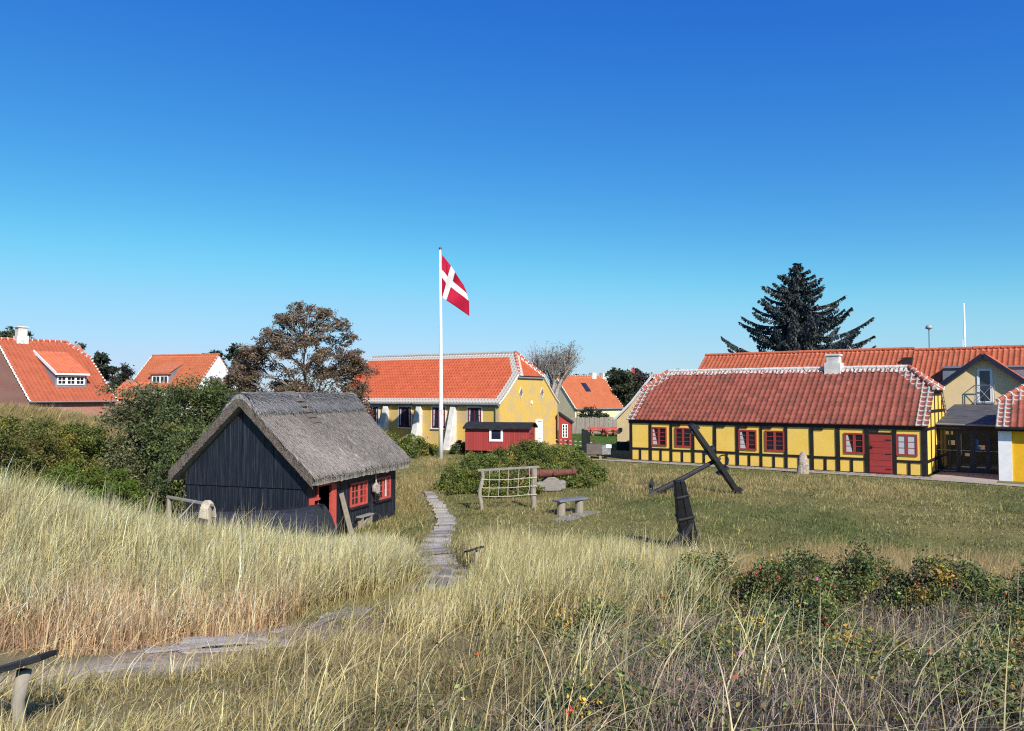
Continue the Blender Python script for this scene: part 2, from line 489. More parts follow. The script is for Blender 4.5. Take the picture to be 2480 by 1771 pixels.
# ------------------------------------------------------------------ building helpers
def tile_roof(name, parent, m, O, e, inn, L, prof, tw=.28, th=.34, clips=(), amp=.04, step=.035, sides=(True, True), M4=None):
    """pantile sheet: O eave start, e unit along the eave, inn unit inwards, prof [(inset, height)...] up the slope"""
    O = np.array(O, float); e = np.array(e, float); inn = np.array(inn, float); up = np.array((0, 0, 1.))
    pr = np.array(prof, float)
    sl = np.concatenate([[0], np.cumsum(np.hypot(np.diff(pr[:, 0]), np.diff(pr[:, 1])))]); S = sl[-1]
    nr = max(1, round(S / th)); nc = max(1, round(L / tw)); thh = S / nr; tww = L / nc
    lines = [(0, -.03)]
    for r in range(nr): lines += [(r * thh, step), ((r + 1) * thh, 0.0)]
    K = 7; us = np.arange(nc * K + 1) / K
    ph = us % 1.0
    wave = np.where(ph < .36, np.sin(np.pi * ph / .36), -.4 * np.sin(np.pi * (ph - .36) / .64)) * amp
    rj = np.random.default_rng(5).uniform(-.008, .008, (nr + 1, nc + 1))
    V = []; A = []; UV = []
    for li, (v, off) in enumerate(lines):
        i = np.interp(v, sl, pr[:, 0]); z = np.interp(v, sl, pr[:, 1])
        d = np.array([np.interp(min(S, v + .05), sl, pr[:, 0]) - np.interp(max(0, v - .05), sl, pr[:, 0]),
                      np.interp(min(S, v + .05), sl, pr[:, 1]) - np.interp(max(0, v - .05), sl, pr[:, 1])]); d /= np.linalg.norm(d)
        nrm = -inn * d[1] + up * d[0]
        row = min(nr, int(round(v / thh))) if off > 0 else max(0, int(round(v / thh)) - 1)
        h = wave + off + (rj[row, np.minimum(us.astype(int), nc)] if off > 0 else 0)
        if li == 0: h = np.full_like(wave, -.03)
        P = O + inn * i + up * z
        V.append(P[None] + e[None] * (us * tww)[:, None] + nrm[None] * h[:, None])
        eu = np.full(len(us), 99.)
        if sides[0]: eu = np.minimum(eu, us * tww)
        if sides[1]: eu = np.minimum(eu, L - us * tww)
        A.append(np.stack([eu, np.full(len(us), S - v), np.full(len(us), v)], 1))
        vv = v / thh + (.001 if off > 0 else -.001)
        UV.append(np.stack([us + .0005, np.full(len(us), vv)], 1))
    V = np.concatenate(V); A = np.concatenate(A); UV = np.concatenate(UV)
    for (pt, nn) in clips:
        pt = np.array(pt, float); nn = np.array(nn, float)
        A[:, 0] = np.minimum(A[:, 0], (V - pt) @ nn)
    n = len(us); i = np.arange(len(lines) - 1)[:, None] * n + np.arange(n - 1)[None]
    F = np.stack([i, i + 1, i + n + 1, i + n], -1).reshape(-1, 4)
    A[:, 0] = np.maximum(A[:, 0], 0)
    me = npmesh(name, V, F, A, UV)
    if clips or M4 is not None:
        bm = bmesh.new(); bm.from_mesh(me)
        for (pt, nn) in clips:
            bmesh.ops.bisect_plane(bm, geom=list(bm.verts) + list(bm.edges) + list(bm.faces), plane_co=Vector(pt), plane_no=Vector(nn), clear_inner=True)
        if M4 is not None: bm.transform(M4)
        bm.to_mesh(me); bm.free()
    return link(name, me, m, parent)

def caps(name, parent, m, lines, r=.11, seg=.36, mortar=None):
    b = MB()
    for p0, p1 in lines:
        p0 = Vector(p0); p1 = Vector(p1); L = (p1 - p0).length; n = max(1, round(L / seg))
        for k in range(n):
            a = p0.lerp(p1, k / n); c = p0.lerp(p1, (k + 1.06) / n) + Vector((0, 0, .02))
            jr = random.uniform(-.008, .008)
            b.tube([a, c], [r + .015 + jr, r - .012 + jr], 10, True, 0)
            if mortar is not None:
                b.tube([a.lerp(c, -.03), a.lerp(c, .1)], r + .022 + jr, 8, True, 1)
    return b.build(name, [m, mortar] if mortar is not None else m, parent, smooth=False)

def window(parent, x0, x1, z0, z1, y, m, gm, nx=2, nz=4, fw=.07, mw=.022, proud=.06, M4=None, curtain=None, mid=True, name='window', surround=None, sill=None):
    """casement window on the plane y = const of the house, outside towards -y"""
    b = MB()
    b.box(x0, x0 + fw, y - proud, y + .02, z0, z1); b.box(x1 - fw, x1, y - proud, y + .02, z0, z1)
    b.box(x0 + fw, x1 - fw, y - proud, y + .02, z0, z0 + fw); b.box(x0 + fw, x1 - fw, y - proud, y + .02, z1 - fw, z1)
    ix0, ix1, iz0, iz1 = x0 + fw, x1 - fw, z0 + fw, z1 - fw
    bays = [(ix0, ix1)]
    if mid:
        c = (x0 + x1) / 2; b.box(c - fw * .75, c + fw * .75, y - proud + .005, y + .02, iz0, iz1)
        bays = [(ix0, c - fw * .75), (c + fw * .75, ix1)]
    for a, d in bays:
        k = nx // len(bays)
        for i in range(1, k):
            xx = a + (d - a) * i / k; b.box(xx - mw / 2, xx + mw / 2, y - proud * .7, y + .02, iz0, iz1)
        for j in range(1, nz):
            zz = iz0 + (iz1 - iz0) * j / nz; b.box(a, d, y - proud * .6, y + .02, zz - mw / 2, zz + mw / 2)
    o = b.build(name, m, parent, M4)
    p = MB(); p.box(ix0 - .01, ix1 + .01, y - .012, y + .01, iz0 - .01, iz1 + .01)
    p.build('pane', gm, o, M4)
    if curtain:
        for poly in curtain:
            c = MB(); c.prism([(x0 + (x1 - x0) * u, y - .022, z0 + (z1 - z0) * v) for u, v in poly], (0, .006, 0))
            c.build('curtain', M['curtain'], o, M4)
    if surround is not None:
        sw, sm = surround
        s = MB(); pr = proud * .55
        s.box(x0 - sw, x0 + .001, y - pr, y + .01, z0, z1 + sw); s.box(x1 - .001, x1 + sw, y - pr, y + .01, z0, z1 + sw); s.box(x0 + .001, x1 - .001, y - pr, y + .01, z1 - .001, z1 + sw)
        s.build('surround', sm, o, M4)
    if sill is not None:
        s = MB(); s.box(x0 - .1, x1 + .1, y - .12, y + .02, z0 - .07, z0 - .003); s.build('sill', sill, o, M4)
    return o
def side(x):   # window-space placed on the right gable of a house (outside towards +x)
    return Matrix.Translation((x, 0, 0)) @ Matrix.Rotation(math.pi / 2, 4, 'Z')
def lside(x):  # on the left gable (outside towards -x)
    return Matrix.Translation((x, 0, 0)) @ Matrix.Rotation(-math.pi / 2, 4, 'Z')

def gable_shell(name, parent, m, L, W, eave, pts, x0=0.0):
    """solid walls: pts is the gable outline [(y,z)...] above the plinth line, extruded along x"""
    b = MB(); b.prism([(x0, y, z) for y, z in pts], (L, 0, 0))
    return b.build(name, m, parent)

# ------------------------------------------------------------------ timber framed house
def timber_house():
    L, W, zE, zR, oe = 16.06, 6.4, 2.46, 5.40, .16
    t = empty('timber_house', (*TIM, 0), TIM_R, 'long low yellow half-timbered house with black beams and old red tiled roof', 'house')
    sl = (zR - zE) / (W / 2 + oe)
    zh = 4.25; yh = -oe + (zh - zE) / sl
    g = .10
    pts = [(0, -.1), (W, -.1), (W, zE + oe * sl - g), (W - yh, zh - g), (yh, zh - g), (0, zE + oe * sl - g)]
    gable_shell('wall', t, M['yellow'], L, W, zE, pts)
    # roof
    ov = .14; s0, s1 = 1.04, 1.24
    prof = [(0, zE), (W / 2 + oe, zR)]
    e0, e1 = -ov, L + ov
    Fl = (e1, yh, zh); Rr = (L - s1, W / 2, zR)
    def clip(p, q, inside):
        p = Vector((p[0], p[1], 0)); q = Vector((q[0], q[1], 0)); d = (q - p).normalized(); n = Vector((-d.y, d.x, 0))
        if (Vector((inside[0], inside[1], 0)) - p).dot(n) < 0: n = -n
        return (tuple(p), tuple(n))
    mid = (L / 2, 0)
    cl = [clip((e1, yh), (L - s1, W / 2), mid), clip((e0, yh), (s0, W / 2), mid)]
    tile_roof('roof', t, M['tile_old'], (e0, -oe, 0), (1, 0, 0), (0, 1, 0), L + 2 * ov, prof, .30, .335, cl, amp=.045, step=.065)
    midb = (L / 2, W)
    cb = [clip((e1, W - yh), (L - s1, W / 2), midb), clip((e0, W - yh), (s0, W / 2), midb)]
    tile_roof('roof', t, M['tile_old'], (e1, W + oe, 0), (-1, 0, 0), (0, -1, 0), L + 2 * ov, prof, .30, .335, cb)
    for x, sx, s in ((e1, -1, s1), (e0, 1, s0)):
        inset = s + ov + .1
        hw = W / 2 - yh
        P0 = (x - sx * .1, yh if sx < 0 else W - yh, 0); ee = (0, 1, 0) if sx < 0 else (0, -1, 0)
        ce = (x - sx * .3 + sx * .5, W / 2)
        cc = [clip((x - sx * .1, yh), (x + sx * (inset - .1), W / 2), ce), clip((x - sx * .1, W - yh), (x + sx * (inset - .1), W / 2), ce)]
        tile_roof('half_hip', t, M['tile_old'], P0, ee, (sx, 0, 0), 2 * hw, [(0, zh - .03), (inset, zR)], .30, .3, cc, sides=(False, False))
    rl = [((s0, W / 2, zR + .03), (L - s1, W / 2, zR + .03))]
    hl = [((e1, yh, zh + .05), (L - s1, W / 2, zR + .05)), ((e0, yh, zh + .05), (s0, W / 2, zR + .05)),
          ((e1, W - yh, zh + .05), (L - s1, W / 2, zR + .05)), ((e0, W - yh, zh + .05), (s0, W / 2, zR + .05))]
    caps('ridge_tiles', t, M['mortar_grey'], rl, .12, .38)
    for q in hl: caps('hip_tiles', t, M['cap_old'], [q], .12, .38, M['mortar_grey'])
    # mortar tongues under the ridge
    b = MB(); n = 62
    for k in range(n):
        x = s0 + .1 + (L - s0 - s1 - .2) * k / (n - 1)
        ln = random.uniform(.2, .33); z1 = zR - .02
        b.beam((x, W / 2 - .09, z1), (x - .02, W / 2 - .09 - ln * .76, z1 - ln * .76 * sl), .12, .05, (0, -1, 1))
    b.build('ridge_mortar', M['mortar_grey'], t, jit=.012)
    # timber frame on the front
    posts = [.07, 1.36, 2.70, 4.07, 5.39, 6.70, 8.02, 9.36, 10.70, 12.0, 13.36, 14.65, 15.96]
    f = MB(); j = lambda a=.022: random.uniform(-a, a)
    for i, x in enumerate(posts):
        wv = .08 + j()
        if i == len(posts) - 1: wv = .11
        f.hexa([(x - wv + j(), -.035, .02), (x + wv + j(), -.035, .02), (x + wv, .02, .02), (x - wv, .02, .02),
                (x - wv + j(), -.035, 2.24), (x + wv + j(), -.035, 2.24), (x + wv, .02, 2.24), (x - wv, .02, 2.24)])
        if i % 4 in (2, 0) and 0 < i < 12 or i in (2, 5, 8):
            f.box(x + .08, x + .58, -.05, .02, 2.13, 2.27)
    f.box(-.08, L + .08, -.055, .02, 2.24, 2.47)
    f.box(-.06, L + .06, -.05, .02, -.08, .06)
    for i in range(len(posts) - 1):
        a, c = posts[i] + .08, posts[i + 1] - .08
        if i == 10:   # door bay
            f.box(a, c, -.034, .02, 1.98, 2.1); continue
        z = .72 + j()
        f.hexa([(a, -.032, z - .06), (c, -.032, z - .06 + j()), (c, .02, z - .06), (a, .02, z - .06), (a, -.032, z + .06), (c, -.032, z + .06 + j()), (c, .02, z + .06), (a, .02, z + .06)])
        mx = (a + c) / 2 + j(.03)
        f.box(mx - .065, mx + .065, -.031, .02, .06, z - .06)
    f.build('timber_frame', M['frame_black'], t)
    # right gable timbers
    for X, nm in ((L, 1), (0, -1)):
        gmb = MB(); a, c = (X - .02, X + .032) if nm > 0 else (X - .032, X + .02)
        a2, c2 = (a, c + .006) if nm > 0 else (a - .006, c)
        for y in (.1, 1.4, 2.65, 3.8, 5.0, 6.3):
            top = min(zh - .12, zE + oe * sl - .12 + min(y, W - y) * sl)
            gmb.box(a, c, y - .08, y + .08, .02, top)
        for z in (.02, .72, 2.3, 3.15):
            yy = 0 if z < 2.4 else (z - zE + .35 * 0) / sl - .2
            gmb.box(a2, c2, max(0, yy), W - max(0, yy), z - .07, z + .07)
        gmb.box(a2, c2, yh, W - yh, zh - .3, zh - .12)
        gmb.build('gable_frame', M['frame_black'], t)
    cu = [(.1, .08), (.1, .9), (.18, .9), (.40, .08)]
    W4 = [(1.43, 2.43, .93, 2.05, cu), (2.96, 3.97, .93, 2.05, None), (6.77, 7.78, .92, 2.03, cu), (8.25, 9.29, .92, 2.03, None), (12.32, 13.28, .98, 2.03, cu), (14.73, 15.68, .98, 2.04, 'full')]
    for x0, x1, z0, z1, c in W4:
        cc = None
        if c == 'full': cc = [[(.12, .08), (.12, .92), (.44, .92), (.44, .08)], [(.57, .08), (.57, .92), (.89, .92), (.89, .08)]]
        elif c: cc = [c]
        window(t, x0, x1, z0, z1, 0, M['red'], M['glass'], 2, 4 if x1 < 12 else 3, .085, .03, .05, None, cc)
    d = MB()
    d.box(13.5, 14.55, -.055, .01, .06, 1.98)
    for i in range(6): d.box(13.53, 14.52, -.075, -.05, .1 + i * .31, .1 + i * .31 + .295)
    do = d.build('door', M['red'], t)
    h = MB(); h.tube([(13.6, -.10, 1.35), (13.72, -.12, 1.35)], .02, 6); h.box(13.58, 13.64, -.11, -.07, 1.3, 1.42)
    h.build('handle', M['iron'], do)
    for z in (.25, 1.0, 1.7):
        h = MB(); h.box(14.25, 14.53, -.085, -.07, z, z + .05); h.build('hinge', M['iron'], do)
    c = MB(); c.box(10.62, 11.5, 2.85, 3.55, 5.0, 5.75); c.box(10.72, 11.4, 2.93, 3.47, 5.75, 6.12); c.box(10.66, 11.46, 2.88, 3.52, 6.12, 6.22)
    c.build('chimney', M['whitewash'], t, bevel=.02)
    lb = MB(); lb.box(L + .05, L + .13, 1.7, 4.6, zh - .14, zh - .03)
    lb.build('hip_fascia', M['frame_black'], t)
timber_house()

# ------------------------------------------------------------------ glazed vestibule between the houses
def vestibule():
    t = empty('entrance_vestibule', (*TIM, 0), TIM_R, 'dark glazed entrance vestibule with grey felt roof between the two yellow houses', 'entrance')
    b = MB(); x0, x1, y = 16.22, 18.98, 3.35
    b.hexa([(x0 - .25, y - .35, 2.42), (x1, y - .35, 2.42), (x1, 10.85, 3.32), (x0 - .25, 10.85, 3.32), (x0 - .25, y - .35, 2.5), (x1, y - .35, 2.5), (x1, 10.85, 3.4), (x0 - .25, 10.85, 3.4)])
    b.build('roof', M['greyfelt'], t)
    b = MB(); b.box(x0 - .3, x1, y - .42, y - .36, 2.25, 2.51); b.box(x0 - .27, x1, y - .36, y - .02, 2.26, 2.3); b.build('fascia', M['frame_black'], t)
    b = MB(); b.tube([(x0 - .3, y - .46, 2.47), (x1, y - .46, 2.44)], .05, 8); b.build('gutter', M['zinc'], t)
    f = MB(); j = [x0 - .12, x0 + .42, 16.98, 17.66, 18.36, x1 - .06]
    for i, x in enumerate(j):
        wv = .035 if i in (1,) else .06
        f.box(x - wv, x + wv, y - .05, y + .05, 0, 2.25)
    f.box(j[0], j[-1], y - .044, y + .044, 2.17, 2.24); f.box(j[0], 16.92, y - .044, y + .044, .0, .07); f.box(18.42, j[-1], y - .044, y + .044, 0, .07)
    f.build('frame', M['navy'], t)
    for a, c in ((17.04, 17.6), (17.72, 18.3)):
        d = MB(); d.box(a, a + .09, y - .03, y + .03, .02, 2.15); d.box(c - .09, c, y - .03, y + .03, .02, 2.15); d.box(a + .09, c - .09, y - .03, y + .03, .02, .3); d.box(a + .09, c - .09, y - .03, y + .03, 2.03, 2.15)
        do = d.build('door', M['navy'], t)
        h = MB(); h.tube([(a + .05, y - .09, 1.14), (c - .05, y - .09, 1.14)], .025, 6); h.build('push_bar', M['steel'], do)
        h = MB(); h.box(a + .09, c - .09, y - .045, y - .02, .29, .33); h.build('kick_rail', M['steel'], do)
    for a, c in ((j[0], 16.95), (18.4, j[-1])):
        h = MB(); h.tube([(a, y - .09, 1.14), (c, y - .09, 1.14)], .022, 6); h.build('rail', M['steel'], t)
    h = MB(); h.tube([(j[0], y - .07, .09), (16.95, y - .07, .09)], .022, 6); h.build('rail', M['steel'], t)
    g = MB(); g.box(j[0], j[-1], y - .006, y + .006, .03, 2.2); g.build('glass', M['glass'], t)
    for (a, b2, c, d2) in ((16.62, 2.02, .34, .17), (16.72, 1.52, .3, .24), (18.02, 1.33, .33, .22), (17.42, .93, .25, .15)):
        p = MB(); p.box(a - c / 2, a + c / 2, y - .016, y - .01, b2 - d2 / 2, b2 + d2 / 2); p.build('notice', M['pale_cream'], t)
    p = MB(); p.box(17.8, 17.9, y - .018, y - .012, 1.22, 1.72); p.box(17.8, 17.98, y - .019, y - .0125, 1.22, 1.36)
    p.build('blue_sticker', plain('blue_sticker', (.02, .13, .5), .5, .1), t)
    p = MB()
    p.box(17.1, 17.15, y - .018, y - .012, .9, 2.0)
    p.build('sticker_strip', M['pale_cream'], t)
vestibule()

# ------------------------------------------------------------------ yellow house on the right edge
def right_house():
    t = empty('ochre_house', (*TIM, 0), TIM_R, 'strong yellow house cut by the right picture edge with a white pilaster', 'house')
    x0, L, W, yo = 19.02, 13.0, 6.6, .35
    zE, zR = 2.50, 5.3; sl = (zR - zE) / (W / 2 + .35); zh = 3.62; yh = yo - .35 + (zh - zE) / sl
    yc = yo + W / 2
    pts = [(yo, -.1), (yo + W, -.1), (yo + W, zE + .15), (2 * yc - yh, zh - .1), (yh, zh - .1), (yo, zE + .15)]
    b = MB(); b.prism([(x0, y, z) for y, z in pts], (L, 0, 0)); b.build('wall', M['strong_yellow'], t)
    b = MB(); b.box(x0 - .03, x0 + .5, yo - .06, yo + .4, -.05, 2.4); b.build('pilaster', M['white'], t)
    b = MB(); b.box(x0 - .05, x0 + L, yo - .3, yo - .02, 2.30, 2.46); b.tube([(x0 - .1, yo - .36, 2.43), (x0 + L, yo - .36, 2.43)], .055, 8); b.build('fascia', M['frame_black'], t)
    s = 2.3; e0 = x0 - .1
    def clip(p, q, ins):
        p = Vector((*p, 0)); q = Vector((*q, 0)); d = (q - p).normalized(); n = Vector((-d.y, d.x, 0))
        if (Vector((*ins, 0)) - p).dot(n) < 0: n = -n
        return (tuple(p), tuple(n))
    c = [clip((e0, yh), (x0 + s, yc), (x0 + 8, yo))]
    tile_roof('roof', t, M['tile_old'], (e0, yo - .35, 0), (1, 0, 0), (0, 1, 0), L + .1, [(0, zE), (W / 2 + .35, zR)], .28, .335, c, amp=.05, step=.05, sides=(True, False))
    c2 = [clip((e0, 2 * yc - yh), (x0 + s, yc), (x0 + 8, yo + W))]
    tile_roof('roof', t, M['tile_old'], (x0 + L, yo + W + .35, 0), (-1, 0, 0), (0, -1, 0), L + .1, [(0, zE), (W / 2 + .35, zR)], .28, .335, c2, sides=(False, True))
    ce = (e0 + .3, yc)
    c3 = [clip((e0, yh), (x0 + s, yc), ce), clip((e0, 2 * yc - yh), (x0 + s, yc), ce)]
    tile_roof('half_hip', t, M['tile_old'], (e0, 2 * yc - yh, 0), (0, -1, 0), (1, 0, 0), 2 * (yc - yh), [(0, zh - .03), (s + .1, zR)], .28, .3, c3, sides=(False, False))
    caps('ridge_tiles', t, M['cap_old'], [((x0 + s, yc, zR + .03), (x0 + L, yc, zR + .03)), ((e0, yh, zh + .06), (x0 + s, yc, zR + .04))], .12, .38, M['whitewash'])
right_house()

# ------------------------------------------------------------------ large hall behind with balcony gable
def hall():
    t = empty('museum_hall', (*TIM, 0), TIM_R, 'large orange roofed hall behind the half-timbered house with a cream balcony gable', 'building')
    yr, y0, y1 = 15.5, 11.5, 19.5
    def run(x0, x1, dz):
        zE, zR = 3.7 + dz, 7.02 + dz
        pts = [(y0, -.1), (y1, -.1), (y1, zE + .15), (yr, zR - .15), (y0, zE + .15)]
        b = MB(); b.prism([(x0 + .1, y, z) for y, z in pts], (x1 - x0 - .1, 0, 0)); b.build('wall', M['cream'], t)
        tile_roof('roof', t, M['tile_main'], (x0, y0 - .4, 0), (1, 0, 0), (0, 1, 0), x1 - x0, [(0, zE), (yr - y0 + .4, zR)], .30, .36, amp=.05)
        tile_roof('roof', t, M['tile_main'], (x1, y1 + .4, 0), (-1, 0, 0), (0, -1, 0), x1 - x0, [(0, zE), (y1 - yr + .4, zR)], .30, .36, amp=.05)
        caps('ridge_tiles', t, M['cap_main'], [((x0, yr, zR + .03), (x1, yr, zR + .03))], .12, .38)
    run(-1.62, 13.1, 0.0); run(13.1, 34, -.10)
    # vent hood and dark flue
    b = MB(); b.prism([(5.88, 13.3, 6.06 - .6), (6.22, 13.3, 5.46), (6.22, 13.3, 5.82), (6.05, 13.3, 6.05), (5.88, 13.3, 5.82)], (0, .8, 0)); v = b.build('roof_vent', M['cap_main'], t)
    b = MB(); b.box(5.93, 6.17, 13.28, 13.298, 5.5, 5.8); b.build('vent_opening', M['felt'], v)
    b = MB(); b.box(12.64, 13.2, 14.0, 14.8, 5.4, 6.42); b.build('flue', plain('dark_flue', (.03, .022, .03), .7, .2), t)
    # cream cross gable
    yg, xc, zA, hw = 10.9, 17.5, 6.26, 3.2
    sl = .79
    pts = [(xc - hw, yg, 0), (xc + hw, yg, 0), (xc + hw, yg, zA - hw * sl), (xc, yg, zA), (xc - hw, yg, zA - hw * sl)]
    b = MB(); b.prism(pts, (0, 4, 0)); b.build('gable_wall', M['cream'], t)
    ov = .42
    for sx in (-1, 1):
        tile_roof('gable_roof', t, M['tile_main'], (xc + sx * (hw + .35), yg - ov if sx < 0 else yg + 3.6, 0), (0, 1, 0) if sx < 0 else (0, -1, 0), (-sx, 0, 0), 3.6 + ov if sx > 0 else 3.6 + ov, [(0, zA + .12 - (hw + .35) * sl), (hw + .35, zA + .12)], .3, .36, amp=.045) if sx < 0 else \
        tile_roof('gable_roof', t, M['tile_main'], (xc + hw + .35, yg + 3.6, 0), (0, -1, 0), (-1, 0, 0), 3.6 + ov, [(0, zA + .12 - (hw + .35) * sl), (hw + .35, zA + .12)], .3, .36, amp=.045)
        p0 = Vector((xc, yg - ov - .02, zA + .02)); p1 = Vector((xc + sx * (hw + .35), yg - ov - .02, zA + .02 - (hw + .35) * sl))
        v = MB(); v.beam(p0, p1, .04, .26, (0, 0, 1))
        v.hexa([p0 + Vector((0, .02, -.04)), p1 + Vector((0, .02, -.04)), p1 + Vector((0, ov, -.04)), p0 + Vector((0, ov, -.04)), p0 + Vector((0, .02, 0)), p1 + Vector((0, .02, 0)), p1 + Vector((0, ov, 0)), p0 + Vector((0, ov, 0))])
        v.build('barge_board', M['navy'], t)
    caps('ridge_tiles', t, M['cap_main'], [((xc, yg - ov, zA + .16), (xc, yg + 3.6, zA + .16))], .11, .38)
    # balcony door
    o = window(t, 17.15, 17.93, 3.46, 5.5, yg, M['white'], M['blueglass'], 1, 1, .13, .02, .05, None, None, False, 'balcony_door')
    b = MB(); A, Bx, yb, z0, z1 = 17.02, 18.02, yg - .32, 3.5, 4.52
    for z in (z0, z1):
        b.tube([(A, yg - .02, z), (A, yb, z), (Bx, yb, z), (Bx, yg - .02, z)], .028, 6)
    for x in (A, A + .1, Bx - .1, Bx): b.tube([(x, yb, z0), (x, yb, z1)], .018, 6)
    b.tube([(A + .1, yb, z0), (Bx - .1, yb, z1)], .014, 6); b.tube([(A + .1, yb, z1), (Bx - .1, yb, z0)], .014, 6)
    b.build('balcony_rail', M['steel'], t)
    for a, c in ((15.2, 17.0), (18.2, 21.0)):
        b = MB(); b.box(a, c, 12.2, 15.2, 4.2, 5.6); b.box(a - .06, c + .06, 12.1, 15.2, 5.6, 5.72); b.build('dormer', M['zinc'], t)
hall()

def cream_wing():
    t = empty('cream_wing', (*TIM, 0), TIM_R, 'low cream rendered gabled wing behind the left end of the half-timbered house', 'building')
    y = 6.9; xa, xl, xr = -1.9, -4.72, .9
    pr = [(xl, 2.3), (xl + .35, 2.62), (xl + 1.3, 3.5), (xa, 5.2), (xr - 1.3, 3.5), (xr - .35, 2.62), (xr, 2.3)]
    b = MB(); b.prism([(xl, y, -.1)] + [(a, y, z - .05) for a, z in pr] + [(xr, y, -.1)], (0, 4.7, 0)); b.build('wall', M['cream'], t)
    b = MB(); b.box(xl - .04, xr, y - .05, y + .2, -.05, .62); b.build('plinth', M['felt'], t)
    tile_roof('roof', t, M['tile_old'], (xl - .1, y + 4.6, 0), (0, -1, 0), (1, 0, 0), 4.85, [(0, 2.28), (.45, 2.66), (1.4, 3.54), (xa - xl + .1, 5.26)], .28, .34)
    tile_roof('roof', t, M['tile_old'], (xr + .1, y - .25, 0), (0, 1, 0), (-1, 0, 0), 4.85, [(0, 2.28), (.45, 2.66), (1.4, 3.54), (xr - xa + .1, 5.26)], .28, .34)
    caps('ridge_tiles', t, M['cap_old'], [((xa, y - .25, 5.3), (xa, y + 4.6, 5.3))], .12, .38, M['whitewash'])
    b = MB()
    q = [(xl - .1, 2.2), (xl + .35, 2.58), (xl + 1.3, 3.46), (xa, 5.18)]
    for (a, z), (c, z2) in zip(q[:-1], q[1:]): b.beam((a, y - .27, z), (c, y - .27, z2), .05, .16)
    b.build('verge', M['white'], t)
    b = MB(); b.box(-4.55, -4.3, y - .12, y, 1.35, 1.6); b.build('wall_lamp', M['felt'], t)
cream_wing()

